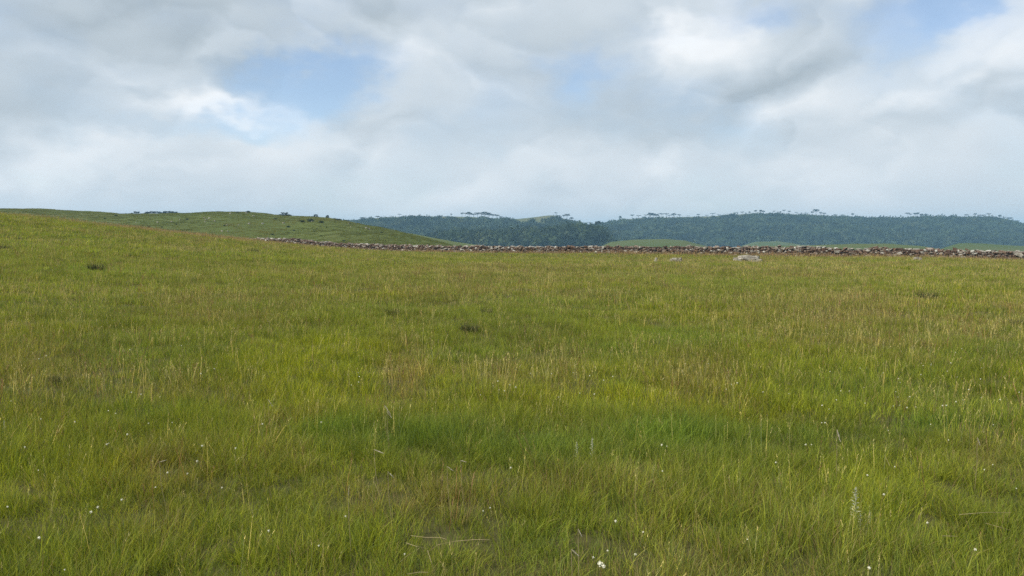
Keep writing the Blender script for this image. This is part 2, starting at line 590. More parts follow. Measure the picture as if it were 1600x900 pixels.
class Hill:
    """a real rise of land: its skyline row in the photo fixes how high it is at its own distance"""
    def __init__(self, name, sky_pts, Yf, Yr, Yb, mat, label, cat, rough=1.0, seed=0, px0=-400, px1=2000, nu=260, nv=60, power=1.0, dist_pts=None, steep=False):
        self.steep = steep
        self.sky, self.Yf, self.Yr, self.Yb, self.rough, self.seed, self.power = sky_pts, Yf, Yr, Yb, rough, seed, power
        us = np.linspace(px0, px1, nu); ts = np.linspace(0, 2, nv)
        U, Tt = np.meshgrid(us, ts, indexing='ij')
        self.dist_pts = dist_pts
        V = self.point(U.ravel(), Tt.ravel())
        self.obj = mesh_obj(name, grid_mesh(name, V, nu, nv, mat))
        self.U, self.T = U.ravel(), Tt.ravel()
        tag(self.obj, label, cat, kind='structure')

    def point(self, u, tt, noise=True):
        u = np.asarray(u, float); tt = np.asarray(tt, float)
        k = interp(self.dist_pts, u) if self.dist_pts else 1.0
        Yr, Yf, Yb = self.Yr * k, self.Yf * k, self.Yb * k
        Y = np.where(tt <= 1, Yf + (Yr - Yf) * tt, Yr + (Yb - Yr) * (tt - 1))
        row = interp(self.sky, u)
        # skyline height at Yr
        xc = (u - 800) / F
        yc = -(row - 450) / F
        dy = math.cos(PITCH) + yc * math.sin(PITCH); dz = -math.sin(PITCH) + yc * math.cos(PITCH)
        zr = EYE + dz / dy * Yr
        X = xc / dy * Y
        zb = ground_z(X, Y) - 1.0
        s = np.where(tt <= 1, tt, 2 - tt)
        prof = 0.45 * np.sin(0.5 * math.pi * s) ** self.power + 0.55 * s if self.steep else np.sin(0.5 * math.pi * s) ** self.power
        z = zb + np.maximum(zr - zb, -2) * prof
        if noise:
            L = self.Yr / 16.0
            z = z + self.rough * (fbm(X / L, Y / L, 4, self.seed + 30) - (0.72 if self.steep else 0.5)) * np.minimum(1, s * 3) * np.where(s > 0.9, 0.15, 1.0)
        return np.stack([X, Y, z], 1)


near_hill = Hill('grassy_hill', [(-400, 322), (0, 327), (60, 328), (100, 330), (150, 333), (185, 335.5), (240, 335), (300, 334), (330, 332.5), (385, 332), (410, 334),
                                 (440, 338), (480, 339), (510, 341), (530, 344), (560, 350), (600, 358), (640, 366.5), (670, 374), (700, 382), (730, 390), (800, 400)],
                 135, 270, 420, M_hill, 'rounded green pasture hill behind the wall on the left', 'hill', 1.2, 1, -400, 760, 240, 60, 0.9,
                 [(-400, 1), (450, 1), (700, 0.75), (800, 0.7)])
spur = Hill('grassy_spur', [(540, 392), (600, 366), (640, 364), (670, 370), (710, 378), (750, 384), (790, 390), (860, 398)],
            300, 380, 470, M_hill, 'low pale grassy spur at the right foot of the green hill', 'hill', 0.8, 2, 540, 860, 60, 24)
left_ridge = Hill('forested_ridge', [(-400, 352), (100, 350), (400, 346), (540, 345), (570, 342), (600, 339), (640, 337.5), (700, 337), (740, 338), (780, 340.5),
                                     (810, 341), (835, 338.5), (855, 336), (866, 336), (875, 340), (895, 344), (910, 349), (930, 352), (960, 360), (1000, 375), (1060, 392)],
                  950, 1250, 1600, M_forest_floor, 'forested blue-green ridge with a bald grassy top, left of centre', 'hill', 10, 3, -300, 1080, 200, 50, 0.8, None, True)
dark_rise = Hill('dark_forest_rise', [(600, 400), (650, 378), (680, 364), (720, 360), (760, 361), (800, 360), (850, 357), (890, 352), (915, 353), (935, 355), (950, 372), (965, 386), (1000, 396)],
                 720, 880, 1000, M_forest_floor, 'dark forested rise in front of the left ridge', 'hill', 4, 4, 600, 1000, 90, 30, 0.7)
right_ridge = Hill('long_forested_ridge', [(700, 392), (880, 362), (920, 353), (945, 347), (970, 343), (1000, 340), (1050, 339), (1110, 337.5), (1160, 334), (1200, 333), (1250, 335),
                                           (1300, 337.5), (1360, 340), (1410, 341), (1430, 338.8), (1480, 338.5), (1540, 339), (1562, 341), (1585, 347), (1600, 349.5), (1650, 352), (1750, 345), (2000, 342)],
                   1080, 1500, 1950, M_forest_floor, 'long flat-topped forested ridge closing the view on the right', 'hill', 11, 5, 700, 2000, 260, 60, 0.75, None, True)
FIELDS = [([(900, 400), (935, 387), (955, 378), (990, 374.5), (1040, 373.5), (1070, 376), (1100, 384), (1130, 396)], 380, 460, 540, 880, 1140,
           'far_field', 'sunlit green field showing above the wall below the dark forest'),
          ([(1130, 400), (1160, 384), (1180, 378), (1215, 377), (1250, 382), (1280, 396)], 820, 900, 960, 1120, 1290,
           'far_field', 'small faint grey-green clearing at the foot of the long ridge'),
          ([(1120, 400), (1180, 386), (1260, 384.5), (1330, 381.5), (1390, 381.5), (1440, 385), (1480, 392), (1520, 402)], 260, 330, 420, 1110, 1530,
           'far_field', 'low green rise just beyond the wall on the right'),
          ([(1440, 400), (1480, 386), (1500, 380), (1530, 380.5), (1580, 384), (1640, 386), (1750, 388), (2000, 390)], 380, 460, 560, 1430, 2000,
           'far_field', 'pale green field slope at the far right edge beyond the wall')]
fields = []
for pts, yf, yr, yb, p0, p1, nm, lb in FIELDS:
    fields.append(Hill(nm, pts, yf, yr, yb, M_field, lb, 'field', 1.0, 9, p0, p1, 60, 24))


def grassy_mask(h, u, tt):
    s = np.where(tt <= 1, tt, 1.0)
    wob = fbm(u / 18.0, tt * 7, 3, 77) - 0.5
    if h is left_ridge:
        top = interp([(-400, .80), (520, .90), (600, .82), (700, .79), (740, .86), (790, .88), (815, .70), (850, .62), (866, .66), (880, .92), (1100, .97)], u)
        return sstep(s + 0.08 + wob * 0.14, top, top + 0.03)
    if h is right_ridge:
        top = interp([(700, 0.96), (940, 0.88), (970, 0.76), (1000, 0.74), (1060, 0.84), (1110, 0.74), (1180, 0.84), (1240, 0.94), (1340, 0.94), (1390, 0.84), (1420, .84), (1450, 0.93), (1600, 0.95), (2000, 0.98)], u)
        return sstep(s + 0.09 + wob * 0.22, top, top + 0.05)
    return np.zeros_like(u)


for h in (left_ridge, dark_rise, right_ridge):
    fattr(h.obj.data, 'grassy', grassy_mask(h, h.U, h.T))


# ------------------------------------------------------------------ scattering with geometry nodes
def library(name, meshes):
    c = bpy.data.collections.new(name)
    for i, me in enumerate(meshes):
        o = bpy.data.objects.new('%s_%02d' % (name, i), me)
        c.objects.link(o)
    return c


def scatter(name, pts, rot, scl, idx, lib, cols=None, dry=None):
    me = bpy.data.meshes.new(name)
    pts = np.asarray(pts, np.float32)
    me.vertices.add(len(pts)); me.vertices.foreach_set('co', pts.ravel())
    fattr(me, 'rot', rot, 'FLOAT_VECTOR')
    scl = np.asarray(scl, np.float32)
    if scl.ndim == 1: scl = np.stack([scl] * 3, 1)
    fattr(me, 'scl', scl, 'FLOAT_VECTOR')
    fattr(me, 'pick', idx, 'INT')
    if cols is not None: fattr(me, 'gcol', cols, 'FLOAT_COLOR')
    if dry is not None: fattr(me, 'dry', dry)
    o = mesh_obj(name, me)
    ng = bpy.data.node_groups.new(name + '_nodes', 'GeometryNodeTree')
    ng.interface.new_socket('Geometry', in_out='INPUT', socket_type='NodeSocketGeometry')
    ng.interface.new_socket('Geometry', in_out='OUTPUT', socket_type='NodeSocketGeometry')
    N, L = ng.nodes, ng.links
    gi, go = N.new('NodeGroupInput'), N.new('NodeGroupOutput')
    m2p = N.new('GeometryNodeMeshToPoints')
    ci = N.new('GeometryNodeCollectionInfo')
    ci.inputs['Collection'].default_value = lib
    ci.inputs['Separate Children'].default_value = True
    ci.inputs['Reset Children'].default_value = True
    iop = N.new('GeometryNodeInstanceOnPoints')
    iop.inputs['Pick Instance'].default_value = True
    def na(nm, typ):
        a = N.new('GeometryNodeInputNamedAttribute'); a.data_type = typ
        a.inputs['Name'].default_value = nm
        return a.outputs['Attribute']
    L.new(gi.outputs[0], m2p.inputs['Mesh'])
    L.new(m2p.outputs[0], iop.inputs['Points'])
    L.new(ci.outputs[0], iop.inputs['Instance'])
    L.new(na('pick', 'INT'), iop.inputs['Instance Index'])
    L.new(na('rot', 'FLOAT_VECTOR'), iop.inputs['Rotation'])
    L.new(na('scl', 'FLOAT_VECTOR'), iop.inputs['Scale'])
    L.new(iop.outputs[0], go.inputs[0])
    md = o.modifiers.new('scatter', 'NODES'); md.node_group = ng
    return o


# ------------------------------------------------------------------ grass tufts
def blades(roots, heights, widths, lean_dir, lean, seg, mat, name, seed, tipw=0.0, curl=1.9):
    """ribbon blades: roots (n,2)"""
    r = np.random.default_rng(seed)
    n = len(roots)
    ss = np.linspace(0, 1, seg + 1)
    face = r.uniform(0, 2 * math.pi, n)
    V, T, H, R1, R2 = [], [], [], [], []
    rr, r2 = r.random(n), r.random(n)
    side = np.stack([np.cos(face), np.sin(face), np.zeros(n)], 1)
    ld = np.stack([np.cos(lean_dir), np.sin(lean_dir), np.zeros(n)], 1)
    rings = []
    for s in ss:
        c = np.concatenate([roots, np.zeros((n, 1))], 1) + ld * (lean * heights * s ** curl)[:, None]
        c[:, 2] += heights * s * (1 - 0.28 * np.minimum(lean, 1.6) * s)
        c[:, 2] -= 0.01
        wd = widths * 0.5 * ((1 - s) ** 0.6 * (1 - tipw) + tipw)
        rings.append((c - side * wd[:, None], c + side * wd[:, None], s))
    nv = 0
    per = (seg) * 2 + 1
    allv = np.zeros((n, per, 3)); hh = np.zeros((n, per))
    for k, (a, b, s) in enumerate(rings[:-1]):
        allv[:, 2 * k] = a; allv[:, 2 * k + 1] = b; hh[:, 2 * k:2 * k + 2] = s
    allv[:, -1] = 0.5 * (rings[-1][0] + rings[-1][1]); hh[:, -1] = 1
    tl = []
    for k in range(seg - 1):
        tl += [(2 * k, 2 * k + 1, 2 * k + 3), (2 * k, 2 * k + 3, 2 * k + 2)]
    tl.append((2 * seg - 2, 2 * seg - 1, 2 * seg))
    tl = np.array(tl)
    T = (np.arange(n)[:, None, None] * per + tl[None]).reshape(-1, 3)
    me = tri_mesh(name, allv.reshape(-1, 3), T, mat)
    fattr(me, 'hgt', hh.ravel()); fattr(me, 'rnd', np.repeat(rr, per)); fattr(me, 'rnd2', np.repeat(r2, per))
    return me


def tuft(name, n, rad, h, wid, lean, seg, seed, mat=None):
    r = np.random.default_rng(seed)
    a = r.uniform(0, 2 * math.pi, n); q = rad * np.sqrt(r.random(n))
    roots = np.stack([q * np.cos(a), q * np.sin(a)], 1)
    hs = h * r.uniform(0.45, 1.1, n)
    return blades(roots, hs, wid * r.uniform(0.6, 1.4, n), a + r.normal(0, 0.9, n), lean * r.uniform(0.15, 1.2, n), seg, mat or M_grass, name, seed + 500)


def stalk_bundle(name, n, rad, h, wid, seed, head=True):
    """tall dry flowering stems: thin stem and a narrow seed head"""
    r = np.random.default_rng(seed)
    a = r.uniform(0, 2 * math.pi, n); q = rad * np.sqrt(r.random(n))
    roots = np.stack([q * np.cos(a), q * np.sin(a)], 1)
    hs = h * r.uniform(0.55, 1.1, n)
    ld = a + r.normal(0, 0.8, n); ln = r.uniform(0.02, 0.42, n)
    st = blades(roots, hs, np.full(n, wid), ld, ln, 4, M_stalk, name, seed + 900, tipw=0.6)
    if not head: return st
    # seed heads: short spikelets along the top fifth of every stem
    rt, hh, wd, dd, le, zz = [], [], [], [], [], []
    bm = bmesh.new(); bm.from_mesh(st)
    lay = {k: bm.verts.layers.float.get(k) for k in ('hgt', 'rnd', 'rnd2')}
    for i in range(n):
        for k in range(7):
            s = 0.76 + 0.24 * k / 6
            off = ln[i] * hs[i] * s ** 1.9
            c = Vector((roots[i, 0] + math.cos(ld[i]) * off, roots[i, 1] + math.sin(ld[i]) * off, hs[i] * s * (1 - 0.28 * ln[i] * s)))
            aa = r.uniform(0, 6.28); L = h * r.uniform(0.04, 0.075)
            d = Vector((math.cos(aa) * 0.5, math.sin(aa) * 0.5, 1)).normalized()
            sd = d.cross(Vector((r.normal(), r.normal(), 0.2))).normalized() * wid * 1.1
            vv = [bm.verts.new(c - sd), bm.verts.new(c + sd), bm.verts.new(c + d * L)]
            for v in vv:
                v[lay['hgt']] = 1.0; v[lay['rnd']] = r.random(); v[lay['rnd2']] = 0.0
            bm.faces.new(vv)
    bm.to_mesh(st); bm.free()
    return st


PATCH = {  # patches of the sward as the photo shows them: pixel, half-width, half-height, strength
    'lush': [(640, 695, 130, 20, .9), (830, 708, 120, 20, .75), (1060, 690, 95, 24, 1.0), (520, 682, 50, 10, 1.0), (1240, 688, 130, 16, .6), (1460, 672, 150, 14, .75),
             (980, 800, 40, 20, .5), (880, 860, 120, 40, .3), (1300, 620, 60, 12, .3), (120, 425, 60, 10, .5), (560, 560, 20, 8, .3), (700, 560, 80, 10, .35), (240, 650, 70, 15, .5)],
    'lime': [(560, 545, 170, 45, .5), (1000, 630, 160, 40, .7), (1160, 640, 170, 45, .8), (1210, 560, 220, 50, .6), (1460, 470, 100, 30, .6), (860, 640, 90, 30, .6),
             (500, 625, 70, 35, .6), (160, 745, 60, 20, .6), (1400, 760, 160, 60, .35), (650, 530, 90, 15, .5), (980, 520, 120, 20, .4), (450, 590, 110, 50, .5)],
    'brown': [(620, 590, 40, 50, 1.0), (1080, 595, 70, 40, .75), (250, 745, 90, 40, .7), (690, 790, 130, 30, .7), (350, 488, 110, 22, .7), (60, 590, 90, 70, .55), (230, 830, 60, 40, .6),
              (900, 770, 90, 20, .5), (1540, 720, 60, 30, .5), (1000, 800, 40, 14, .6), (780, 590, 70, 25, .5), (1320, 540, 100, 20, .4), (1290, 490, 160, 30, .4), (300, 620, 130, 25, .45),
              (440, 720, 60, 30, .4), (870, 590, 60, 40, .55), (1150, 640, 30, 15, .5), (700, 455, 200, 20, .35)],
}


def sward(X, Y, Z):
    """base colour and share of dry blades at a point of the meadow"""
    px, row = project(X, Y, Z)
    m = {}
    wobx = 60 * (fbm(X / 1.3, Y / 1.3, 3, 61) - 0.5); 
    for k, lst in PATCH.items():
        v = np.zeros_like(X)
        for (cx, cy, rx, ry, s) in lst:
            v = np.maximum(v, s * np.exp(-(((px + wobx - cx) / rx) ** 2 + ((row + wobx * .25 - cy) / ry) ** 2)))
        m[k] = v
    n1 = fbm(X / 3.2, Y / 3.2, 4, 21); n2 = fbm(X / 0.9, Y / 0.9, 3, 22); n3 = fbm(X / 14, Y / 14, 3, 23)
    dist = np.hypot(X, Y)
    lush = np.clip(m['lush'] + 0.45 * sstep(n1, 0.56, 0.72) * sstep(n2, .4, .6), 0, 1)
    lime = np.clip(m['lime'] + 0.45 * sstep(fbm(X / 4.1, Y / 4.1, 3, 24), 0.52, 0.7), 0, 1) * (1 - lush)
    brown = np.clip(m['brown'] + 0.55 * sstep(n3 * .5 + n2 * .5, 0.50, 0.68), 0, 1) * (1 - 0.8 * lush)
    base = np.array([0.172, 0.228, 0.034]); far = np.array([0.212, 0.268, 0.036])
    lu = np.array([0.148, 0.245, 0.034]); li = np.array([0.255, 0.300, 0.020]); br = np.array([0.235, 0.215, 0.058])
    kf = sstep(dist, 7, 26)[:, None]
    c = base * (1 - kf) + far * kf
    c = c * (1 - lime[:, None]) + li * lime[:, None]
    c = c * (1 - brown[:, None] * .65) + br * brown[:, None] * .65
    c = c * (1 - .68 * lush[:, None]) + lu * .68 * lush[:, None]
    c = c * (0.72 + 0.56 * n2)[:, None]
    dry = 0.09 + 0.07 * kf[:, 0] + 0.26 * brown + 0.06 * (n1 - .5) - 0.10 * lush - 0.05 * lime
    return c, np.clip(dry, 0.015, 0.8), lush, lime, brown


def wedge(n, d0, d1, ang=47):
    a = np.radians(rng.uniform(-ang, ang, n))
    d = np.sqrt(rng.uniform(d0 ** 2, d1 ** 2, n))
    return d * np.sin(a), d * np.cos(a)


WALL_A = np.array([62.0, 68.9]); WALL_B = np.array([-62.0, 132.1])     # the wall runs straight from A to B


def wall_y(X):
    return WALL_A[1] + (X - WALL_A[0]) * (WALL_B[1] - WALL_A[1]) / (WALL_B[0] - WALL_A[0])


OUTCROPS = []
for px, row, rx in ((1168, 410.5, 1.3), (1055, 410, 0.8)):
    h_ = hit(px, row); OUTCROPS.append((h_[0], h_[1] - 0.5, rx, 2.2))
ZONES = [  # d0, d1, per m2, blades, radius, height, width, lean, segments
    (1.0, 7.0, 140, 58, 0.100, 0.130, 0.0029, 0.80, 4),
    (6.7, 17.0, 72, 48, 0.135, 0.125, 0.0042, 0.70, 3),
    (16, 40.0, 24, 50, 0.23, 0.130, 0.0085, 0.60, 2),
    (38, 82.0, 7.0, 52, 0.42, 0.15, 0.018, 0.55, 2),
    (78, 150.0, 3.0, 48, 0.66, 0.19, 0.034, 0.50, 2),
]
for zi, (d0, d1, per, nb, rad, hgt, wid, lean, seg) in enumerate(ZONES):
    area = math.radians(94) / 2 * (d1 ** 2 - d0 ** 2)
    n = int(area * per)
    X, Y = wedge(n, d0, d1)
    keep = Y < wall_y(X) - 0.5
    for ox, oy, orx, ory in OUTCROPS: keep &= ((X - ox) / orx) ** 2 + ((Y - oy) / ory) ** 2 > 1
    X, Y = X[keep], Y[keep]
    Z = ground_z(X, Y)
    c, dry, lush, lime, brown = sward(X, Y, Z)
    c = c * rng.uniform(0.74, 1.30, (len(X), 1))
    k = fbm(X / 0.38, Y / 0.38, 2, 41) * 0.55 + fbm(X / 1.5, Y / 1.5, 2, 43) * 0.45
    s = (0.72 + 0.85 * sstep(k, 0.25, 0.75)) * (1 + 0.15 * lush + 0.1 * lime - 0.1 * brown) * rng.uniform(0.8, 1.25, len(X))
    scl = np.stack([s ** 0.4, s ** 0.4, s], 1)
    rot = np.stack([rng.normal(0, 0.10, len(X)), rng.normal(0, 0.10, len(X)), rng.uniform(0, 6.283, len(X))], 1)
    lib = library('tuft_zone%d' % zi, [tuft('tuft', nb, rad, hgt, wid, lean, seg, 100 + zi * 20 + k) for k in range(10)])
    idx = rng.integers(0, 10, len(X))
    o = scatter('meadow_grass' if zi == 0 else 'meadow_grass.%03d' % zi, np.stack([X, Y, Z], 1), rot, scl, idx, lib, c, dry)
    tag(o, ['fine green grass blades at the very front of the meadow', 'mixed green and tan grass in the near part of the meadow', 'yellow-green grass across the middle of the meadow',
            'olive grass in the far part of the meadow', 'pale grass on the last stretch before the stone wall'][zi], 'grass', 'grass of the meadow', 'stuff')

# tall dry stalks
SZ = [(1.5, 9.0, 22.0, 4, 0.10, 0.27, 0.0016), (8, 22.0, 12.5, 5, 0.16, 0.28, 0.0034), (20, 50.0, 6.0, 7, 0.30, 0.29, 0.0065), (46, 150.0, 1.9, 12, 0.6, 0.33, 0.012)]
for zi, (d0, d1, per, nb, rad, hgt, wid) in enumerate(SZ):
    area = math.radians(94) / 2 * (d1 ** 2 - d0 ** 2)
    X, Y = wedge(int(area * per * 1.7), d0, d1)
    Z = ground_z(X, Y)
    c, dry, lush, lime, brown = sward(X, Y, Z)
    gapw = wall_y(X) - Y
    px, row = project(X, Y, Z)
    crest = sstep(Y, 55, 75) * sstep(-X, 12, 30)
    foot = np.exp(-((gapw - 1.5) / 2.5) ** 2)
    pr = 0.28 + 0.9 * brown - 0.12 * lush + 0.7 * crest + 2.0 * foot + 0.35 * sstep(fbm(X / 2.2, Y / 2.2, 3, 51), .5, .7)
    keep = (rng.random(len(X)) * 1.7 < pr) & (gapw > 0.45)
    X, Y, Z = X[keep], Y[keep], Z[keep]
    pink = np.clip(crest + foot, 0, 1)[keep][:, None]
    tan = np.array([0.46, 0.415, 0.155]); red = np.array([0.235, 0.135, 0.070]); pk = np.array([0.345, 0.240, 0.130])
    rr = (rng.random(len(X)) < 0.10 + 0.3 * brown[keep])[:, None] * 1.0
    cc = (tan * (1 - rr) + red * rr) * (1 - pink) + pk * pink
    cc = cc * rng.uniform(0.75, 1.3, (len(X), 1)) * (1.2, 0.98, 0.92, 0.92)[zi]
    s = rng.uniform(0.6, 1.25, len(X)) * (0.85 + 0.25 * pink[:, 0] + 0.45 * foot[keep]) * (1.15 if zi < 2 else 1.0)
    rot = np.stack([rng.normal(0, 0.10, len(X)), rng.normal(0, 0.10, len(X)), rng.uniform(0, 6.283, len(X))], 1)
    lib = library('stalk_zone%d' % zi, [stalk_bundle('stalks', nb, rad, hgt, wid, 700 + zi * 20 + k) for k in range(8)])
    o = scatter('dry_grass_stalks' if zi == 0 else 'dry_grass_stalks.%03d' % zi, np.stack([X, Y, Z], 1), rot, s, rng.integers(0, 8, len(X)), lib, cc, np.zeros(len(X)))
    tag(o, ['thin tan flowering stalks rising from the nearest grass', 'tan and reddish seed stalks in the near meadow', 'straw-coloured seed stalks over the middle meadow',
            'pinkish dry seed stalks on the crest and at the foot of the wall'][zi], 'grass', 'dry stalks of the meadow', 'stuff')

# coarse tufts on the pasture hill beyond the wall
u = rng.uniform(-150, 760, 16000); tt = rng.uniform(0.05, 1.05, 16000)
pts = near_hill.point(u, tt)
nn = fbm(pts[:, 0] / 9, pts[:, 1] / 20, 3, 91)
cc = np.array([0.108, 0.134, 0.027]) * (0.82 + 0.32 * nn)[:, None] + np.array([0.05, 0.03, 0.01]) * sstep(fbm(pts[:, 0] / 30, pts[:, 1] / 60, 3, 92), .5, .75)[:, None]
lib = library('hill_tufts', [tuft('tuft', 50, 1.0, 0.16, 0.06, 0.8, 2, 950 + k) for k in range(6)])
o = scatter('hill_grass', pts, np.stack([np.zeros(16000), np.zeros(16000), rng.uniform(0, 6.28, 16000)], 1), rng.uniform(0.5, 1.3, 16000), rng.integers(0, 6, 16000), lib, cc, np.full(16000, 0.06))
tag(o, 'short grazed grass covering the green hill', 'grass', None, 'stuff')


# ------------------------------------------------------------------ foliage shapes
def lumpy_crown(name, seed, mat, rx=1.0, rz=0.8, leaves=110, size=0.30, core=0.8):
    """ragged crown: an uneven inner body with many leaf sprays standing out of it"""
    r = np.random.default_rng(seed)
    bm = bmesh.new()
    bmesh.ops.create_icosphere(bm, subdivisions=2, radius=1.0)
    lobes = r.normal(0, 1, (7, 3)); lobes /= np.linalg.norm(lobes, axis=1)[:, None]
    lobes[:, 2] = np.abs(lobes[:, 2]) * 0.8
    def radius(d):
        return 0.72 + 0.40 * max(0.0, max(float(np.dot(d, l)) for l in lobes)) ** 6
    for v in bm.verts:
        d = np.array(v.co.normalized())
        k = radius(d) * core * r.uniform(0.9, 1.08)
        v.co = Vector((d[0] * k * rx, d[1] * k * rx, d[2] * k * rz))
    for _ in range(leaves):
        d = r.normal(0, 1, 3); d[2] += 0.35; d /= np.linalg.norm(d)
        k = radius(d) * r.uniform(0.75, 1.05)
        c = Vector((d[0] * k * rx, d[1] * k * rx, d[2] * k * rz))
        a = Vector(r.normal(0, 1, 3)).normalized() * size * r.uniform(.6, 1.2)
        b = Vector(r.normal(0, 1, 3)).normalized() * size * r.uniform(.6, 1.2)
        bm.faces.new([bm.verts.new(c - a * .5), bm.verts.new(c + a * .5 + b * .2), bm.verts.new(c + b)])
    me = bpy.data.meshes.new(name); bm.to_mesh(me); bm.free(); me.materials.append(mat)
    return me


CROWNS = library('forest_crown', [lumpy_crown('crown', 40 + i, M_forest, 1.0, (0.75, 0.9, 1.1, 0.8, 1.25, 0.7)[i], 120, 0.34) for i in range(6)])


def plant_forest(name, h, n, u0, u1, size, label, t0=0.0, t1=1.02):
    u = rng.uniform(u0, u1, n); tt = rng.uniform(t0, t1, n)
    gm = grassy_mask(h, u, tt)
    keep = rng.random(n) > gm * 0.97
    u, tt = u[keep], tt[keep]
    p = h.point(u, tt)
    edge = sstep(tt, 0.75, 1.0)
    s = size * rng.choice([0.5, 0.7, 0.9, 1.1, 1.5], len(u)) * rng.uniform(0.8, 1.2, len(u)) * (1 - 0.45 * edge)
    p[:, 2] += s * (0.45 - 1.05 * edge)
    rot = np.stack([rng.normal(0, .12, len(u)), rng.normal(0, .12, len(u)), rng.uniform(0, 6.28, len(u))], 1)
    scl = np.stack([s, s, s * rng.uniform(0.8, 1.35, len(u))], 1)
    # trees thin out and stay low towards the ridge line
    yc = -(interp(h.sky, u) - rng.uniform(-0.6, 1.6, len(u)) - 450) / F
    slope = (-math.sin(PITCH) + yc * math.cos(PITCH)) / (math.cos(PITCH) + yc * math.sin(PITCH))
    over = np.maximum(0, p[:, 2] + 0.85 * scl[:, 2] - (EYE + slope * p[:, 1]))
    p[:, 2] -= over
    o = scatter(name, p, rot, scl, rng.integers(0, 6, len(u)), CROWNS)
    tag(o, label, 'forest', None, 'stuff')


plant_forest('forest', left_ridge, 5500, 480, 1020, 5.4, 'blue-green forest cloaking the ridge left of centre')
plant_forest('forest.001', dark_rise, 2000, 620, 985, 6.4, 'dark near forest below the left ridge')
plant_forest('forest.002', right_ridge, 11000, 860, 1760, 6.4, 'hazy blue forest cloaking the long right ridge')


# ------------------------------------------------------------------ umbrella pines on the ridges
def taper(bm, pts, radii, sides=6):
    rings = []
    for i, (p, r) in enumerate(zip(pts, radii)):
        d = (pts[min(i + 1, len(pts) - 1)] - pts[max(i - 1, 0)]).normalized()
        a = d.orthogonal().normalized(); b = d.cross(a)
        rings.append([bm.verts.new(p + (a * math.cos(2 * math.pi * k / sides) + b * math.sin(2 * math.pi * k / sides)) * r) for k in range(sides)])
    for q, w_ in zip(rings, rings[1:]):
        for k in range(sides):
            bm.faces.new((q[k], q[(k + 1) % sides], w_[(k + 1) % sides], w_[k]))
    bm.faces.new(list(reversed(rings[0]))); bm.faces.new(rings[-1])


def pine(seed, shape):
    """umbrella pine of height 1 and crown width about 1: bare trunk, upswept limbs, flat or domed crown"""
    r = random.Random(seed)
    bt, bc = bmesh.new(), bmesh.new()
    lean = r.uniform(-.03, .03)
    taper(bt, [Vector((lean * z * z, 0, z)) for z in (-0.05, 0.3, 0.6, 0.9)], [0.035, 0.028, 0.022, 0.012], 7)
    tiers = {'flat': [(0.72, 0.94, 0.5, 11)], 'two': [(0.62, 0.80, 0.46, 9), (0.78, 0.97, 0.36, 8)], 'dome': [(0.45, 0.66, 0.5, 9), (0.58, 0.82, 0.42, 8), (0.72, 0.96, 0.24, 6)]}[shape]
    for z0, z1, rad, cnt in tiers:
        for k in range(cnt):
            a = 2 * math.pi * (k + r.uniform(-.3, .3)) / cnt
            q = rad * r.uniform(0.55, 1.0)
            zt = z1 + r.uniform(-.04, .03)
            e = Vector((math.cos(a) * q, math.sin(a) * q, zt))
            s = Vector((0, 0, z0 + r.uniform(-.05, .05)))
            m = s.lerp(e, 0.6) + Vector((0, 0, -0.05))
            taper(bt, [s, m, e], [0.012, 0.009, 0.005], 4)
            for j in range(30):
                c = e + Vector((r.gauss(0, .065), r.gauss(0, .065), r.gauss(0.0, .022)))
                u1 = Vector((r.gauss(0, 1), r.gauss(0, 1), r.gauss(0, .45))).normalized() * r.uniform(.06, .12)
                u2 = Vector((r.gauss(0, 1), r.gauss(0, 1), r.gauss(0, .45))).normalized() * r.uniform(.06, .12)
                bc.faces.new([bc.verts.new(c - u1 * .6), bc.verts.new(c + u1 * .6), bc.verts.new(c + u2)])
    out = []
    for b, nm, mt in ((bt, 'trunk', M_bark), (bc, 'crown', M_pine)):
        me = bpy.data.meshes.new(nm); b.to_mesh(me); b.free(); me.materials.append(mt); out.append(me)
    return out


PINES = [pine(i, s) for i, s in enumerate(('flat', 'flat', 'two', 'two', 'dome', 'dome'))]


def place_pine(px, top, wpx, Y, base_z, var, label, group):
    p = P(px, top, Y)
    h = max(p[2] - base_z, 2.0)
    root = bpy.data.objects.new('umbrella_pine', None); COL.objects.link(root)
    root.location = (p[0], Y, base_z)
    root.rotation_euler = (random.gauss(0, .035), random.gauss(0, .035), random.uniform(0, 6.28))
    wd = wpx * Y / F
    root.scale = (wd, wd, h)
    for nm, me in zip(('trunk', 'crown'), PINES[var]):
        mesh_obj(nm, me, root)
    tag(root, label, 'tree', group)


def ridge_pines(h, lst, label, group, Y=None):
    for i, (px, top, wd) in enumerate(lst):
        b = h.point(np.array([px]), np.array([0.985]))[0]
        place_pine(px, top, wd, b[1], b[2] - 0.3, random.choice((0, 1, 2, 3, 4)) if wd < 9 else random.choice((0, 2, 4, 5)), label, group)


# behind the pasture hill, only their crowns showing
def hidden_pines(lst, Y, label, group):
    for px, top, wd in lst:
        z = P(px, top + 17, Y)[2]
        place_pine(px, top, wd, Y, z, random.choice((0, 2, 4, 5)), label, group)


